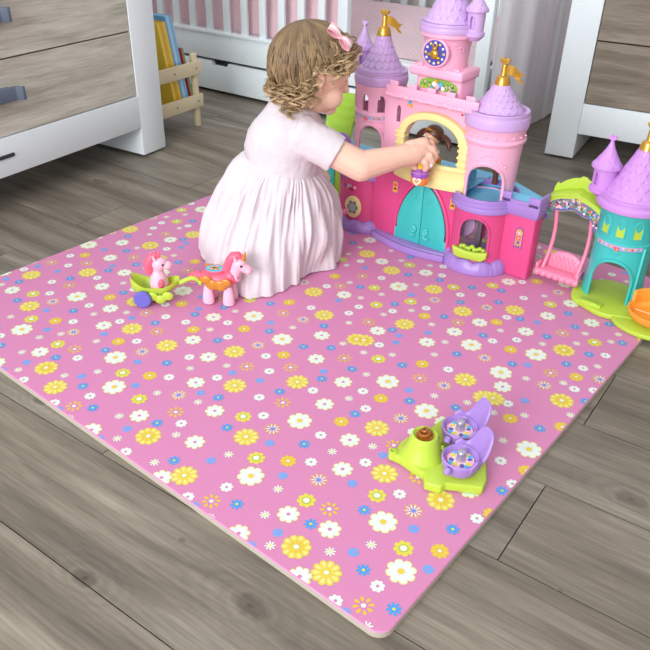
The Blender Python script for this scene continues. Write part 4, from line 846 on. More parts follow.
# --- left wing behind: lime slide and turquoise post
G_=thing('toy_slide','lime green toy slide with turquoise post behind the left castle tower','toy slide',(OX,OY,z0),CA)
pts=[]
def slide(u,v):
    x=-.405+v*.085; t=u; z=.290-.130*t**1.6; y=.17-.10*t
    e=.012*((abs(v-.5)*2)**4); return (x+.030*t,y,z+e+.002*math.sin(t*40))
s_=sheet(slide,40,14,'slide_chute',mLime2,G_,solid=.004)
MB().box((-.408,.165,.140),(.034,.03,.28)).build('post',mTealB,G_,bevel=.003)
MB().box((-.408,.165,.245),(.042,.036,.008)).build('post_band',mTeal,G_,bevel=.001)
MB().prism([(-.50,.09),(-.30,.12),(-.29,.18),(-.49,.20)],(0,0,0),(1,0,0),(0,1,0),(0,0,.012)).build('base',mLime2,G_,bevel=.003)
MB().box((-.38,.16,.075),(.06,.012,.15)).build('panel',mLime,G_,bevel=.003)
# ================================================================ DOLLS
mDollSkin=mat('doll_skin','e3b08a',.4); mHairB=mat('doll_brown_hair','5b3423',.4,bump=.3,bscale=200)
def doll(name,label,loc,rz,s,base,skirt,frill,top,hairc,pig=True,heart=True,tilt=0):
    t=thing(name,label,'doll',loc,rz,None); t.rotation_euler=(tilt,0,rz)
    k=lambda a:a*s
    b=MB().lathe([(k(.019),0),(k(.0215),k(.003)),(k(.022),k(.014)),(k(.019),k(.022)),(k(.016),k(.024))],(0,0),32).build('base',base,t,bevel=.0006)
    if heart:
        hp=[]
        for i in range(30):
            q=2*pi*i/30; x=16*math.sin(q)**3; y=13*math.cos(q)-5*math.cos(2*q)-2*math.cos(3*q)-math.cos(4*q); hp.append((x*.00072*s,y*.00072*s+k(.0125)))
        fr=cframe((0,0),k(.0222),-pi/2)
        MB().add([fr(a,c,.0006) for a,c in hp],[tuple(range(30))]).build('heart_print',mWh,b,smooth=False)
        MB().add([fr(a*.55,(c-k(.0125))*.55+k(.0125),.0010) for a,c in hp],[tuple(range(30))]).build('heart_print',mOr,b,smooth=False)
    MB().lathe([(k(.0215),k(.020)),(k(.0225),k(.026)),(k(.019),k(.034)),(k(.014),k(.040)),(k(.0125),k(.044))],(0,0),36,mod=lambda a,z:1+.04*math.sin(9*a)).build('skirt',skirt,t)
    MB().lathe([(k(.020),k(.028)),(k(.0228),k(.031)),(k(.0205),k(.035)),(k(.0165),k(.036))],(0,0),36,mod=lambda a,z:1+.05*math.sin(9*a+1)).build('skirt_frill',frill,t)
    MB().lathe([(k(.0135),k(.042)),(k(.0145),k(.048)),(k(.013),k(.056)),(k(.007),k(.061)),(k(.006),k(.066))],(0,0),28).build('bodice',top,t)
    for sd in (-1,1):
        a=MB().tube([(sd*k(.013),0,k(.056)),(sd*k(.021),-k(.004),k(.052)),(sd*k(.027),-k(.010),k(.055))],[k(.005),k(.0042),k(.0036)],10).build('arm',top,t)
        MB().ell((sd*k(.029),-k(.012),k(.056)),(k(.0052),k(.005),k(.0052)),n=12,m=8).build('glove',mWh,a)
    hd=MB().ell((0,0,k(.080)),(k(.0195),k(.0185),k(.0190)),n=24,m=16).build('head',mDollSkin,t)
    for sd in (-1,1):
        MB().ell((sd*k(.0075),-k(.0172),k(.081)),(k(.0032),k(.0014),k(.0042)),n=10,m=8).build('eye',mWh,hd)
        MB().ell((sd*k(.0073),-k(.0184),k(.0805)),(k(.0018),k(.0008),k(.0026)),n=10,m=8).build('pupil',SK('3a3233'),hd)
    MB().tube([(-k(.004),-k(.0178),k(.0715)),(0,-k(.0184),k(.0705)),(k(.004),-k(.0178),k(.0715))],k(.0007),6).build('mouth',SK('c9303a'),hd)
    hb=MB().ell((0,k(.003),k(.084)),(k(.0215),k(.0200),k(.0195)),n=28,m=18)
    cutf=MB().ell((0,-k(.026),k(.076)),(k(.0185),k(.020),k(.016)),n=20,m=14)
    h=hb.build('hair',hairc,t,cut=cutf)
    if pig:
        for sd in (-1,1):
            pts=[(sd*k(.020),k(.004),k(.086)),(sd*k(.028),k(.006),k(.084)),(sd*k(.037),k(.006),k(.079)),(sd*k(.045),k(.004),k(.071)),(sd*k(.050),0,k(.062))]
            MB().tube(pts,[k(.004),k(.006),k(.0068),k(.006),k(.002)],10).build('pigtail',hairc,h)
    else:
        MB().tube([(0,k(.018),k(.088)),(0,k(.024),k(.072)),(0,k(.022),k(.052))],[k(.012),k(.012),k(.006)],14).build('long_hair',hairc,h)
    MB().tube([(k(.014)*math.sin(q),-k(.0165)*math.cos(q),k(.096)+k(.003)*math.cos(q*2)) for q in [i/8*1.1 for i in range(-8,9)]],[k(.0012)+k(.0016)*math.exp(-(i/3)**2) for i in range(-8,9)],8).build('tiara',mGold,h)
    return t
def cw(x,y,z): 
    return (OX+x*math.cos(CA)-y*math.sin(CA),OY+x*math.sin(CA)+y*math.cos(CA),z0+z)
mYd=mat('doll_yellow','f3cf3a',.4); mOrD=mat('doll_orange','f2853a',.38); mPuD=mat('doll_purple','9a55b5',.4); mPuD2=mat('doll_plum','b070c0',.4)
doll('toy_doll','small toy doll with brown pigtails and yellow dress standing in the castle balcony arch',cw(-.036,.062,.1800),CA-.25,1.12,mYd,mYd,mOrD,mOrD,mHairB,True,False)
# ================================================================ TOY UNICORNS
mCoral=mat('coral_plastic','f0647f',.38,sss=.03); mUni=mat('light_pink_plastic','f7bccf',.38,sss=.05); mAmb=mat('amber_translucent','ea9a30',.25,trans=.35); mEye=mat('black_eye','2a2230',.2)
mWheel=mat('periwinkle_wheel','6a66c4',.4,bump=.8,bscale=400)
def unicorn():
    t=thing('toy_unicorn','coral and pink toy unicorn with amber wings standing on the mat against the white skirt','toy unicorn',(-.226,1.382,z0),math.radians(-8))
    b=MB().ell((-.004,0,.056),(.042,.024,.019),n=24,m=16); b.ell((.026,0,.062),(.018,.018,.018),n=18,m=12); b.build('body',mCoral,t)
    for x in (-.022,.022):
        for y in (-.014,.014):
            MB().lathe([(.0075,0),(.0115,.002),(.0125,.008),(.0112,.022),(.0085,.038),(.006,.044)],(x,y),18,sx=1.05,sy=.85).build('leg',mUni,t)
    MB().ell((0,0,.045),(.030,.018,.012),n=18,m=10).build('belly',mUni,t)
    h=MB().tube([(.030,0,.062),(.037,0,.078),(.042,0,.092)],[.013,.0125,.014],16); h.ell((.044,0,.093),(.0165,.0135,.0155),n=18,m=12); h.tube([(.046,0,.091),(.056,0,.085),(.064,0,.080)],[.0135,.0105,.0095],14); h.ell((.063,0,.0805),(.0105,.0100,.0092),n=16,m=10); hd=h.build('head',mUni,t)
    MB().tube([(.024,0,.064),(.030,0,.062),(.041,0,.066)],.0135,14).build('collar',mUni,t)
    mb=MB()
    mb.tube([(.052,0,.1075),(.044,0,.1125),(.034,0,.110),(.027,0,.100),(.022,0,.087),(.016,0,.074)],[.005,.009,.011,.011,.0105,.009],14); mb.build('mane',mCoral,t)
    for y in (-.010,.010): MB().tube([(.040,y,.105),(.038,y*1.25,.114)],[.0045,.001],8).build('ear',mUni,hd)
    MB().tube([(.053,0,.104),(.056,0,.112),(.059,0,.123)],[.0062,.004,.0008],12).build('horn',mAmb,hd)
    for s in (-1,1):
        MB().ell((.052,s*.0128,.094),(.0024,.0012,.0030),n=10,m=8).build('eye',mEye,hd)
        MB().ell((.069,s*.0055,.0855),(.0012,.0012,.0012),n=6,m=4).build('nostril',mCoral,hd)
        w=MB()
        for x,z,r in ((-.021,.062,.0125),(-.009,.052,.0145),(.008,.051,.0145),(.021,.059,.0115)): w.ell((x,s*.0262,z),(r,.0035,r*.8),n=16,m=10)
        w.build('wing',mAmb,t)
        w=MB()
        for x,r in ((-.030,.006),(-.020,.007),(-.008,.006)): w.ell((x,s*.018,.074),(r,.007,.003),n=12,m=8)
        if s>0: w.build('wing_tip',mAmb,t)
    d=MB().lathe([(.0205,.070),(.0215,.0765),(.0195,.078),(.0185,.0768),(0,.0768)],(-.009,0),32,sx=1.1,sy=.85).build('saddle_disc',mCoral,t)
    MB().lathe([(.0180,.0764),(.0180,.0776),(0,.0776)],(-.009,0),28,sx=1.1,sy=.85).build('disc_print',mat('disc_blue','56bfe2',.35),d)
    bf=MB()
    for sx in (-1,1):
        for sy in (-1,1): bf.ell((-.009+sx*.005,sy*.0045,.0785),(.0045,.0036,.001),n=12,m=6)
    bf.build('butterfly_print',mOr,d)
    MB().tube([(-.0145,0,.079),(-.0035,0,.079)],.0012,6).build('butterfly_body',SK('3a3233'),d)
    for sx in (-1,1): MB().ell((-.009+sx*.0135,-.001,.0782),(.0022,.0022,.0006),n=8,m=4).build('disc_dot',SK('f0d23e'),d)
    tl=MB().tube([(-.040,0,.058),(-.050,0,.057),(-.058,0,.053)],[.009,.009,.008],12); tl.ell((-.059,0,.051),(.0105,.0115,.0105),n=14,m=10); tl.ell((-.050,0,.060),(.009,.010,.007),n=14,m=10); tl.build('tail',mCoral,t)
unicorn()
def cart():
    t=thing('toy_cart','lime green toy cart with a violet wheel, hitched behind the standing toy unicorn','toy cart',(-.362,1.378,z0),math.radians(2))
    n=26; vs=[];fs=[]
    for i in range(n+1):
        u=i/n; x=-.050+.100*u; zb=.018+.016*(2*abs(u-.42))**2.2+.002*math.cos(u*14); zt_=.042+.020*max(0,(.35-u)/.35)**1.4+.012*max(0,(u-.70)/.3); hw=.026*(1-(2*u-1)**4*.6)
        for y,z in ((-hw,zt_),(-hw*.75,zb+.004),(-hw*.5,zb),(hw*.5,zb),(hw*.75,zb+.004),(hw,zt_),(hw-.003,zt_),(hw*.6,zb+.007),(-hw*.6,zb+.007),(-hw+.003,zt_)): vs.append((x,y,z))
    k=10; fs=[(i*k+j,(i+1)*k+j,(i+1)*k+(j+1)%k,i*k+(j+1)%k) for i in range(n) for j in range(k)]+[tuple(range(k)),tuple(n*k+k-1-j for j in range(k))]
    c=MB().add(vs,fs); c.build('cart_body',mLime,t,bevel=.001,ang=50)
    mb=MB()
    for i,(x,z,r) in enumerate(((-.004,.022,.012),(.012,.015,.012),(.028,.023,.012))): mb.ell((x,-.0235,z),(r,.004,r*.85),n=18,m=10)
    for i,(x,z,r) in enumerate(((-.004,.020,.010),(.010,.014,.010),(.024,.020,.010))): mb.ell((x,.0235,z),(r,.004,r*.85),n=18,m=10)
    mb.build('cart_trim',mLime,t)
    for s in (-1,1):
        w=MB().lathe([(.0165,-.005),(.0185,-.003),(.0185,.003),(.0165,.005),(.006,.0058),(0,.0058)],(0,0),32).build('wheel',mWheel,t); w.matrix_local=Matrix.Translation((-.024,s*.030,.0186))@Matrix.Rotation(-s*pi/2*-1,4,'X')
        MB().lathe([(.004,.005),(.0035,.007),(0,.007)],(0,0),14).build('hub',mWheel,w)
    MB().tube([(-.024,-.028,.0186),(-.024,.028,.0186)],.0025,8).build('axle',mLime,t)
    MB().tube([(.046,0,.042),(.058,-.001,.046),(.068,-.002,.052),(.078,-.003,.056),(.086,-.004,.055),(.092,-.004,.050)],[.006,.0055,.005,.005,.0048,.0042],12).build('hitch_arm',mLime,t)
    MB().lathe([(.0045,.042),(.006,.046),(.0045,.052)],(.096,-.004),14).build('hitch_end',mLime,t)
cart()
def foal():
    t=thing('toy_unicorn','small pink toy unicorn with coral mane sitting in the lime cart','toy unicorn',(-.354,1.378,z0+.0285),math.radians(6))
    b=MB().lathe([(.010,0),(.0185,.004),(.0195,.016),(.0165,.030),(.0115,.042),(.008,.048)],(0,0),26,sx=1.0,sy=.9).build('body',mUni,t)
    h=MB().ell((.004,0,.060),(.0165,.0145,.0155),n=20,m=14); h.ell((.019,0,.055),(.012,.0105,.0095),n=16,m=10); h.tube([(0,0,.040),(.002,0,.055)],[.010,.012],12); hd=h.build('head',mUni,t)
    MB().tube([(.008,0,.076),(0,0,.079),(-.010,0,.074),(-.016,0,.063),(-.018,0,.050),(-.017,0,.038)],[.004,.0085,.0105,.0105,.010,.0085],14).build('mane',mCoral,t)
    MB().tube([(.004,0,.080),(.006,0,.088)],[.0045,.0008],8).build('forelock',mCoral,hd)
    for s in (-1,1):
        MB().tube([(-.003,s*.010,.073),(-.005,s*.012,.083)],[.004,.001],8).build('ear',mUni,hd)
        MB().ell((.013,s*.0128,.062),(.0024,.0014,.0028),n=10,m=8).build('eye',mEye,hd)
        MB().ell((.006,s*.0165,.020),(.0065,.0045,.0105),Matrix.Rotation(.15,3,'Y'),n=14,m=10).build('front_leg',mCoral,t)
        MB().ell((.017,s*.008,.005),(.008,.0065,.0048),n=14,m=8).build('hoof',mCoral,t)
foal()
# ================================================================ TEACUP TOY
mSilver=mat('silver_peg','b9b3c4',.25,metal=.6); mCarm=mat('caramel_amber','a8621f',.2,trans=.2)
def teacups():
    O_=(.165,.885); t=thing('teacup_ride','lime toy ride with two purple seats and an amber swirl, alone on the mat','toy ride',(O_[0],O_[1],z0))
    L=lambda x,y:(x-O_[0],y-O_[1])
    base=[L(*p) for p in ((.106,.893),(.112,.900),(.118,.900),(.128,.920),(.150,.943),(.178,.955),(.206,.984),(.214,.978),(.226,.965),(.262,.905),(.252,.836),(.243,.818),(.188,.826),(.180,.818),(.156,.826),(.157,.846),(.140,.862),(.124,.880),(.113,.887))]
    MB().prism(base,(0,0,0),(1,0,0),(0,1,0),(0,0,.016)).build('base',mLime,t,bevel=.003,seg=3)
    cc=L(.160,.893)
    MB().lathe([(.036,.012),(.034,.019),(.027,.030),(.0225,.046),(.0205,.054),(.018,.055),(.016,.051),(0,.051)],cc,40).build('mound',mLime,t,bevel=.0008)
    sw=MB(); pts=[];rad=[]
    for i in range(60):
        q=i/59; a=q*5*pi; r=.0105*(1-q*.95); pts.append((cc[0]+r*math.cos(a),cc[1]+r*math.sin(a),.052+.015*q)); rad.append(.0036-.0016*q)
    sw.tube(pts,rad,8); sw.lathe([(.014,.048),(.014,.053),(0,.053)],cc,24); sw.build('amber_swirl',mCarm,t)
    for x,y in ((.187,.905),(.189,.893),(.184,.916)):
        a=L(x,y); MB().ell((a[0],a[1],.020),(.006,.006,.012),n=12,m=8).build('peg',mLime,t)
    a=L(.113,.893); MB().lathe([(.007,.004),(.007,.018),(.004,.019),(.004,.012),(0,.012)],a,18).build('connector',mLime,t)
    for n_,(x,y) in enumerate(((.222,.930),(.213,.858))):
        c=L(x,y); h0=.016
        b=MB().lathe([(.020,h0),(.026,h0+.004),(.0295,h0+.018),(.0300,h0+.024),(.0275,h0+.026),(.0255,h0+.022),(.0235,h0+.018),(0,h0+.018)],c,40).build('seat_cup',mPur,t,bevel=.0006)
        # high curved back
        nb=34; vs=[]; A0,A1=-1.25,1.75; ac=.30 if n_==0 else .32
        for i in range(nb+1):
            a_=A0+(A1-A0)*i/nb; q=(a_-ac); hh=.006+.040*math.exp(-(q/.62)**4)+.008*math.exp(-((abs(q)-1.15)/.25)**2); r=.0300; rt=r+.014*math.exp(-(q/.75)**4)
            for rr,z in ((r-.004,h0+.016),(r+.0005,h0+.014),(rt+.0025,h0+.020+hh),(rt+.0005,h0+.022+hh),(rt-.0025,h0+.020+hh)): vs.append((c[0]+rr*math.cos(a_),c[1]+rr*math.sin(a_),z))
        MB().add(vs,[(i*5+k,(i+1)*5+k,(i+1)*5+(k+1)%5,i*5+(k+1)%5) for i in range(nb) for k in range(5)]+[tuple(range(5)),tuple(nb*5+4-k for k in range(5))]).build('seat_back',mPur,b,ang=70,bevel=.0008)
        MB().tube([(c[0]-.022,c[1]-.024,h0+.022),(c[0]-.026,c[1]-.031,h0+.016)],[.006,.0055],12).build('arm_rest',mPur,b,bevel=.001)
        sh=[('e0457c',('d',0,0,.0222)),('f4f1ea',('d',0,0,.0205))]
        random.seed(11+n_)
        for i in range(16):
            a_=2*pi*i/16; r=.0145+.003*(i%2); sh.append((['6b5aa8','5cb8e6','f0d23e','f5b6cf'][i%4],('d',r*math.cos(a_),r*math.sin(a_),.0042)))
        sh.append(('f5b6cf',('d',0,0,.0095)))
        decal('seat_sticker',b,(lambda c_:lambda a,bb,h:(c_[0]+a,c_[1]+bb,h0+.0183+h))(c),sh)
        MB().lathe([(.0070,h0+.018),(.0070,h0+.034),(.0060,h0+.036),(0,h0+.0362)],c,22).build('peg',mSilver,b,bevel=.0004)
teacups()
# ================================================================ GIRL
mSkin=mat('skin','efc3ab',.5,sss=.12,var=.02,bscale=30)
G=bpy.data.objects.new('person',None); COL.objects.link(G); G.location=(-.12,1.60,z0)
tag(G,'toddler with curly brown hair in pale pink dress, kneeling and reaching into the castle','person')
GI=Vector((.12,-1.60,-z0))
def gb(mb): mb.v=[(a+GI.x,b+GI.y,c+GI.z) for a,b,c in mb.v]; return mb
def remesh(o,vox,smooth=6,fac=.5):
    md=o.modifiers.new('r','REMESH'); md.mode='VOXEL'; md.voxel_size=vox; md.use_smooth_shade=True
    md=o.modifiers.new('s','SMOOTH'); md.factor=fac; md.iterations=smooth
    bake(o); o.data.polygons.foreach_set('use_smooth',[True]*len(o.data.polygons)); return o
HC=Vector((-.040,1.600,.455)); yaw,pit=math.radians(14),math.radians(14)
hf=Vector((math.cos(yaw)*math.cos(pit),math.sin(yaw)*math.cos(pit),-math.sin(pit))); hl=Vector((-math.sin(yaw),math.cos(yaw),0)); hu=hf.cross(hl)
HR=Matrix((hf,hl,hu)).transposed()
def H(a,b,c): return HC+HR@Vector((a,b,c))
mb=MB()
mb.ell(H(0,0,.006),(.080,.068,.076),HR,24,18)
mb.ell(H(.028,0,-.045),(.050,.048,.044),HR,20,14)
for s in (-1,1):
    mb.ell(H(.044,s*.030,-.046),(.029,.024,.026),HR,16,12)     # cheeks
    mb.ell(H(.060,s*.024,.012),(.018,.018,.010),HR,14,10)       # brows
    # ear: rim and lobe
    pts=[H(-.004+.015*math.cos(q),s*(.069+.006*(q>1)),-.012+.018*math.sin(q)) for q in [i*.5-.9 for i in range(9)]]
    mb.tube(pts,.0042,8); mb.ell(H(-.004,s*.067,-.014),(.011,.004,.014),HR,12,8); mb.ell(H(.004,s*.068,-.030),(.006,.004,.006),HR,10,8)
mb.ell(H(.082,0,-.030),(.011,.0085,.0085),HR,14,10); mb.ell(H(.078,0,-.018),(.009,.006,.012),HR,12,8)   # nose
mb.ell(H(.071,0,-.050),(.011,.016,.007),HR,14,8); mb.ell(H(.068,0,-.060),(.011,.013,.006),HR,14,8)      # lips
mb.ell(H(.056,0,-.076),(.018,.020,.014),HR,14,10)  # chin
mb.capsule((-.088,1.602,.315),H(-.018,0,-.060),.034,.030)
mb.capsule((-.105,1.60,.17),(-.092,1.60,.29),.060,.048)
mb.capsule((-.080,1.565,.318),(-.080,1.640,.318),.032,.032)
# right arm (nearest the camera)
mb.capsule((-.040,1.534,.320),(.068,1.522,.270),.031,.033); mb.capsule((.068,1.522,.270),(.158,1.562,.281),.033,.0240)
# right hand: palm, fingers closing round the doll, thumb on the far side
mb.capsule((.156,1.561,.281),(.184,1.574,.280),.0245,.0225); mb.capsule((.178,1.570,.284),(.200,1.582,.284),.021,.0175); mb.capsule((.176,1.582,.292),(.205,1.596,.297),.0175,.0155)
def finger(p,r0,r1):
    for i in range(len(p)-1):
        a=r0+(r1-r0)*i/(len(p)-1); b=r0+(r1-r0)*(i+1)/(len(p)-1); mb.capsule(p[i],p[i+1],a,b,10)
finger([(.194,1.574,.274),(.209,1.570,.266),(.215,1.573,.255),(.213,1.578,.246)],.0084,.0068)
finger([(.202,1.578,.285),(.220,1.576,.278),(.2265,1.580,.264),(.2240,1.585,.252)],.0086,.0070)
finger([(.206,1.588,.294),(.2260,1.590,.288),(.2345,1.594,.273),(.2310,1.597,.259)],.0086,.0070)
finger([(.205,1.602,.300),(.2240,1.610,.296),(.2335,1.612,.281),(.2310,1.612,.267)],.0082,.0068)
finger([(.174,1.584,.272),(.184,1.588,.256),(.192,1.590,.246)],.0100,.0078)
# left arm resting in the lap
mb.capsule((-.085,1.662,.320),(-.085,1.690,.245),.031,.029); mb.capsule((-.085,1.690,.245),(-.030,1.660,.205),.028,.021); mb.capsule((-.030,1.660,.205),(-.014,1.650,.192),.020,.018)
for i in range(4):
    finger([(-.016,1.660-.010*i,.190),(-.004,1.657-.010*i,.182),(.000,1.655-.010*i,.172)],.0075,.0062)
finger([(-.028,1.660,.20),(-.022,1.640,.188),(-.012,1.632,.180)],.009,.007)
# legs folded under, toes showing at the back
for yy,dy in ((1.555,0),(1.655,1)):
    mb.capsule((-.12,yy+.01,.125),(-.040,yy-.005,.062),.046,.036); mb.capsule((-.04,yy-.005,.055),(-.20,yy+.02,.048),.036,.028)
mb.capsule((-.20,1.675,.046),(-.262,1.700,.036),.027,.020); mb.capsule((-.262,1.700,.034),(-.306,1.716,.027),.019,.012)
for i in range(5): finger([(-.300,1.702+.0075*i,.026-.0005*i),(-.3165+.0022*i,1.710+.0078*i,.0215)],.0066-.0005*i,.0058-.0005*i)
mb.capsule((-.20,1.575,.046),(-.262,1.60,.034),.027,.018)
body=gb(mb).build('body',mSkin,G); remesh(body,.0022,5,.55)
# eyes
mIris=mat('iris','4a5a6a',.15); mScl=mat('sclera','f1ece8',.2); mLip=mat('lip','d98a86',.4)
for s in (-1,1):
    e=gb(MB().ell(H(.0600,s*.027,-.004),(.0100,.0100,.0100),HR,18,12)).build('eye',mScl,G)
    gb(MB().ell(H(.0684,s*.028,-.006),(.0025,.0052,.0052),HR,14,10)).build('iris',mIris,e)
    gb(MB().tube([H(.0700+.004*math.sin(q*pi),s*(.018+.024*q),.004+.003*math.sin(q*pi)) for q in [i/8 for i in range(9)]],.0011,6)).build('eyelash',mHairB,e)
gb(MB().tube([H(.0795-.006*abs(q)**2,.012*q,-.0545) for q in [i/6-1 for i in range(13)]],.0016,6)).build('mouth',mLip,G)
# dress
mDress=fabric('muslin_dress','e2d9dc',rough=.95,scale=1600,bump=.35,sheen=.1,col2='d3c5ca')
def ringpts(c,rx,ry,z,n,f=None,tilt=0): 
    return [(c[0]+rx*math.cos(2*pi*i/n)*(f(2*pi*i/n) if f else 1),c[1]+ry*math.sin(2*pi*i/n)*(f(2*pi*i/n) if f else 1),z+tilt*math.cos(2*pi*i/n)) for i in range(n)]
def loftmb(rings,caps=True):
    mb=MB(); n=len(rings[0]); mb.add([p for r in rings for p in r],[(j*n+i,j*n+(i+1)%n,(j+1)*n+(i+1)%n,(j+1)*n+i) for j in range(len(rings)-1) for i in range(n)]+([tuple(range(n))[::-1],tuple((len(rings)-1)*n+i for i in range(n))] if caps else [])); return mb
R=[]
for cx,cy,rx,ry,z,tl in ((-.100,1.60,.082,.080,.20,-.02),(-.105,1.60,.082,.086,.243,-.018),(-.103,1.60,.085,.088,.275,-.012),(-.096,1.60,.084,.092,.308,-.008),(-.090,1.60,.074,.090,.336,-.006),(-.082,1.60,.060,.076,.358,-.008),(-.076,1.60,.050,.054,.374,-.012),(-.068,1.601,.040,.044,.382,-.014)):
    R.append(ringpts((cx,cy),rx,ry,z,40,tilt=tl))
mb=loftmb(R)
for sy,e in ((-1,(.016,1.528,.292)),(1,(-.085,1.688,.268))):
    a=Vector((-.062,1.600+sy*.058,.333)); b=Vector(e); d=(b-a)
    mb.tube([a-d*.15,a,a+d*.35,a+d*.7,b],[.034,.040,.041,.0415,.042],28)
top=gb(mb).build('dress_bodice',mDress,G); remesh(top,.0026,7,.6)
if 1:
    tx=bpy.data.textures.new('cl','CLOUDS'); tx.noise_scale=.035
    md=top.modifiers.new('d','DISPLACE'); md.texture=tx; md.strength=.006; md.mid_level=.5; bake(top); top.data.polygons.foreach_set('use_smooth',[True]*len(top.data.polygons))
# skirt: gathered at the waist, swelling over the folded legs, hem on the mat
hem=[(0,.166,1.60+0),]
foot=[(-8,.161),(8,.160),(30,.170),(55,.185),(80,.20),(100,.20),(125,.205),(150,.195),(165,.182),(180,.166),(195,.163),(207,.178),(222,.175),(238,.182),(251,.202),(262,.207),(271,.198),(280,.172),(292,.148),(302,.132),(312,.134),(325,.150),(338,.158),(352,.161)]
import bisect
def footr(a):
    a=math.degrees(a)%360
    if a>352: a-=360
    for (a0_,r0_),(a1_,r1_) in zip(foot,foot[1:]):
        if a0_<=a<=a1_:
            t=(a-a0_)/(a1_-a0_); t=t*t*(3-2*t); return r0_+(r1_-r0_)*t
    return .161
FCx,FCy=-.130,1.60
NA,NZ=360,44
prof=[(0,.250,-.105,.0810,.0845),(.04,.244,-.106,.089,.092),(.12,.224,-.112,.109,.107),(.30,.180,-.120,.131,.126),(.55,.118,-.127,.154,.150),(.8,.058,-.130,.165,.166),(1,.0135,-.130,.166,.170)]
def P5(t):
    for p,q in zip(prof,prof[1:]):
        if t<=q[0]+1e-9:
            k=(t-p[0])/(q[0]-p[0]); return [p[i]+(q[i]-p[i])*k for i in range(1,5)]
    return prof[-1][1:]
def smooth(a,b,x): x=max(0,min(1,(x-a)/(b-a))); return x*x*(3-2*x)
vs=[]
for j in range(NZ+1):
    t=j/NZ; z,cx,rx,ry=P5(t); bl=smooth(.35,1,t)
    for i in range(NA):
        a=2*pi*i/NA
        r0=1/math.sqrt((math.cos(a)/rx)**2+(math.sin(a)/ry)**2); r=r0*(1-bl)+footr(a)*bl
        ph=a*1+.35*noise.noise(Vector((math.cos(a)*2,math.sin(a)*2,t*1.2)))
        w1=math.cos(46*ph+5*math.sin(3*a)+3*math.sin(7*a))*(.0028*smooth(0,.08,t)*(1-smooth(.25,.8,t)*.8))
        w2=noise.noise(Vector((math.cos(a)*5+1,math.sin(a)*5,t*1.4)))*.022*smooth(.05,.6,t)
        w4=(abs(noise.noise(Vector((math.cos(a)*13,math.sin(a)*13,t*.8+9))))-.2)*.016*smooth(.05,.3,t)*(1-smooth(.6,1,t)*.5)
        w3=noise.noise(Vector((math.cos(a)*22,math.sin(a)*22,t*5+4)))*.0022
        r+=w1*(.6+.8*abs(noise.noise(Vector((math.cos(a)*3,math.sin(a)*3,2)))))+w2+w3-w4
        lift=0
        if t>.9: lift=.004*max(0,noise.noise(Vector((math.cos(a)*5,math.sin(a)*5,7))))*(t-.9)*10
        ccx=cx*(1-bl)+FCx*bl
        vs.append((ccx+r*math.cos(a),1.60+r*math.sin(a),z+lift-.020*math.cos(a)*(1-smooth(0,.5,t))))
mb=MB().add(vs,[(j*NA+i,j*NA+(i+1)%NA,(j+1)*NA+(i+1)%NA,(j+1)*NA+i) for j in range(NZ) for i in range(NA)])
gb(mb).build('dress_skirt',mDress,G,solid=.0022,ang=80)
gb(MB().tube([(-.105+.0830*math.cos(2*pi*i/80),1.60+.0865*math.sin(2*pi*i/80),.249-.020*math.cos(2*pi*i/80)) for i in range(81)],.0016,6)).build('waist_seam',mDress,G)
# hair
mHair=bpy.data.materials.new('curly_hair'); mHair.use_nodes=True; nt=mHair.node_tree; b=nt.nodes['Principled BSDF']; at=nt.nodes.new('ShaderNodeAttribute'); at.attribute_name='tip'
nt.links.new(at.outputs['Color'],b.inputs['Base Color']); b.inputs['Roughness'].default_value=.42; b.inputs['Specular IOR Level'].default_value=.35
hr=Vector((.087,.079,.082)); HO=Vector((-.006,0,.008))
crown=Vector((-.38,0,.92)).normalized(); c1=Vector((crown.z,0,-crown.x)); c2=Vector((0,1,0))
def hp(ph,psi,k=1): 
    d=crown*math.cos(psi)+(c1*math.cos(ph)+c2*math.sin(ph))*math.sin(psi); return HO+Vector((d.x*hr.x,d.y*hr.y,d.z*hr.z))*k
def psiend(ph):
    a=abs(math.degrees(math.atan2(math.sin(ph),math.cos(ph))))
    T=[(0,74),(35,80),(58,88),(76,84),(94,84),(106,114),(140,124),(180,118)]
    for (x0,y0),(x1,y1) in zip(T,T[1:]):
        if a<=x1: return math.radians(y0+(y1-y0)*(a-x0)/(x1-x0))
mb=MB(); tips=[]
na,nb=72,20; vs=[]
for j in range(nb+1):
    for i in range(na):
        ph=2*pi*i/na; ps=(psiend(ph)-.08)*j/nb; k=.985+.010*noise.noise(Vector((math.cos(ph)*5,math.sin(ph)*5,ps*2))); vs.append(HC+HR@hp(ph,ps,k)); tips.append(.25+.25*j/nb)
mb.add(vs,[(j*na+i,j*na+(i+1)%na,(j+1)*na+(i+1)%na,(j+1)*na+i) for j in range(nb) for i in range(na)])
random.seed(21)
down=HR.transposed()@Vector((0,0,-1))
ncl=280
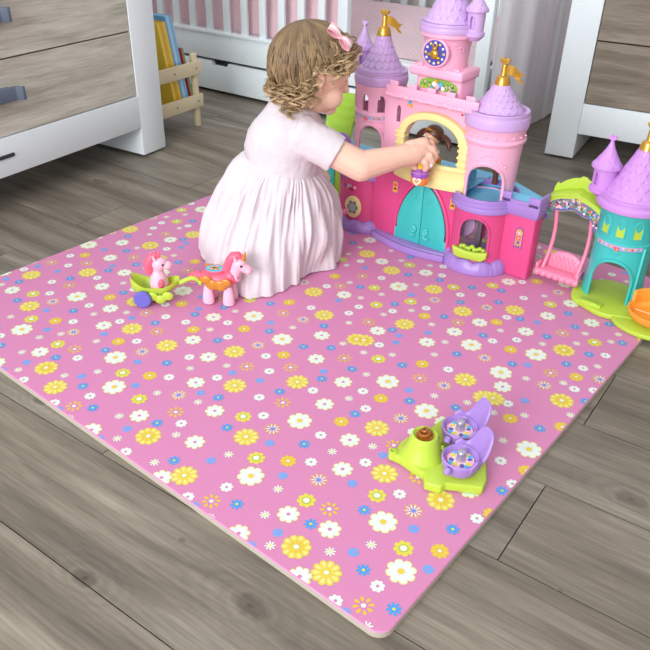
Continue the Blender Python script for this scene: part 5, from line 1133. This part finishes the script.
for c in range(ncl):
    ph=2*pi*(c*.61803%1); pe=psiend(ph)*random.uniform(.80,1.04); a=abs(math.degrees(math.atan2(math.sin(ph),math.cos(ph))))
    front=a<62; back=a>100
    ear=72<a<100
    tail=random.uniform(.020,.052) if back else (random.uniform(.012,.03) if front else random.uniform(.008,.02))
    if front: tail=random.uniform(.018,.048)
    if ear: tail=random.uniform(.004,.012)
    cr=random.uniform(.005,.010)*(1 if not ear else .5); cph=random.uniform(0,2*pi); cs=random.choice((-1,1)); turns=random.uniform(1.2,2.4)*tail/.035; swirl=random.uniform(-.25,.25)
    bright=random.uniform(-.16,.22); wav=random.uniform(.003,.007); wl=random.uniform(5,8)
    for s in range(8):
        dph=random.gauss(0,.045); off=random.uniform(.0,.010); pts=[];N1,N2=13,14 
        st=random.uniform(0,.25) if s else .02
        for i in range(N1):
            u=st+(1-st)*i/(N1-1); ps=pe*u; w=smooth(.15,1,u)
            p=hp(ph+dph*(1-.5*w)+swirl*u*u*.5+ .03*w*math.sin(wl*u*2+cph),ps,1.0+off*1.2*math.sin(min(1,u*2.2)*pi/2)+.0)
            nrm=(p-HO).normalized(); p=p+nrm*(w*wav*math.sin(wl*2*u+cph)); pts.append(p)
        base=pts[-1]; dirn=((pts[-1]-pts[-2]).normalized()*.55+down*.45+ (base-HO).normalized()*(.28 if back else .12)).normalized()
        if front: dirn=((pts[-1]-pts[-2]).normalized()*.45+down*.6+Vector((.05,(1 if base.y>0 else -1)*.55,0))).normalized()
        e1=dirn.orthogonal().normalized(); e2=dirn.cross(e1)
        for i in range(1,N2+1):
            u=i/N2; an=cph+cs*turns*2*pi*u; g=smooth(0,.35,u)
            pts.append(base+dirn*tail*u+(e1*(math.cos(an)-math.cos(cph))+e2*(math.sin(an)-math.sin(cph)))*cr*g*(1+.15*(s-2.5)/2.5)+(e1*math.cos(s*1.05)+e2*math.sin(s*1.05))*.0022*g)
        n0=len(mb.v); P_=[HC+HR@p for p in pts]; N=len(P_); rr=random.uniform(.0009,.0015)
        mb.tube(P_,[rr*(1-.65*(i/(N-1))**2) for i in range(N)],4,caps=False)
        for i in range(N): tips+=[min(1,max(0,.10+.75*(i/(N-1))**1.8+bright+(0.12 if front else 0)))]*4
me=bpy.data.meshes.new('hair'); gb(mb); me.from_pydata(mb.v,[],mb.f); me.materials.append(mHair)
ca=me.color_attributes.new('tip','FLOAT_COLOR','POINT'); cA=srgb('715c45'); cB=srgb('a08460'); cC=srgb('e3c79c')
for i,tv in enumerate(tips):
    q=[cA[k]+(cB[k]-cA[k])*tv*2 if tv<.5 else cB[k]+(cC[k]-cB[k])*(tv-.5)*2 for k in range(3)]; ca.data[i].color=(*q,1)
me.polygons.foreach_set('use_smooth',[True]*len(me.polygons)); ho=bpy.data.objects.new('hair',me); COL.objects.link(ho); ho.parent=G
# hair bow
mBow=mat('pink_ribbon','f0b3bd',.6); mBow2=mat('white_ribbon','f7e9e8',.6)
bd=Vector((.30,-.60,.70)).normalized(); bc_=HO+Vector((bd.x*hr.x,bd.y*hr.y,bd.z*hr.z))*1.13
nb_=bd; t1=(Vector((.75,.0,-.62))).cross(nb_).cross(nb_).normalized()*-1; t2=nb_.cross(t1)
def BW(a,b_,c): a*=1.12;b_*=1.12;c*=1.15; return HC+HR@(bc_+t1*a+t2*b_+nb_*c)
k_=gb(MB().ell(BW(0,0,.003),(.0055,.0055,.0055),None,14,10)).build('hair_bow',mBow,G)
for s in (-1,1):
    for m_,o1,w1 in ((mBow,0,.010),(mBow2,.0012,.0035)):
        vs=[]
        n=16
        for i in range(n+1):
            u=i/n; a=u*2*pi; x=s*(.0135-.0135*math.cos(a)*1.0); zz=.0055*math.sin(a)*(1 if 1 else 0); ww=w1*(.45+.55*math.sin(min(1,x*s/.022)*pi/2))
            vs+= [BW(x,-ww,.003+zz*(1+o1*120)),BW(x,ww,.003+zz*(1+o1*120))]
        gb(MB().add(vs,[(2*i,2*i+1,2*i+3,2*i+2) for i in range(n)])).build('bow_loop',m_,k_,solid=.0008)
# doll held in the hand
doll('toy_doll','toy doll with purple skirt and orange heart base, held in the hand',(.205,1.598,.2055),math.radians(-25),.90,mOrD,mPuD,mPuD2,mYd,mHairB,False,True)
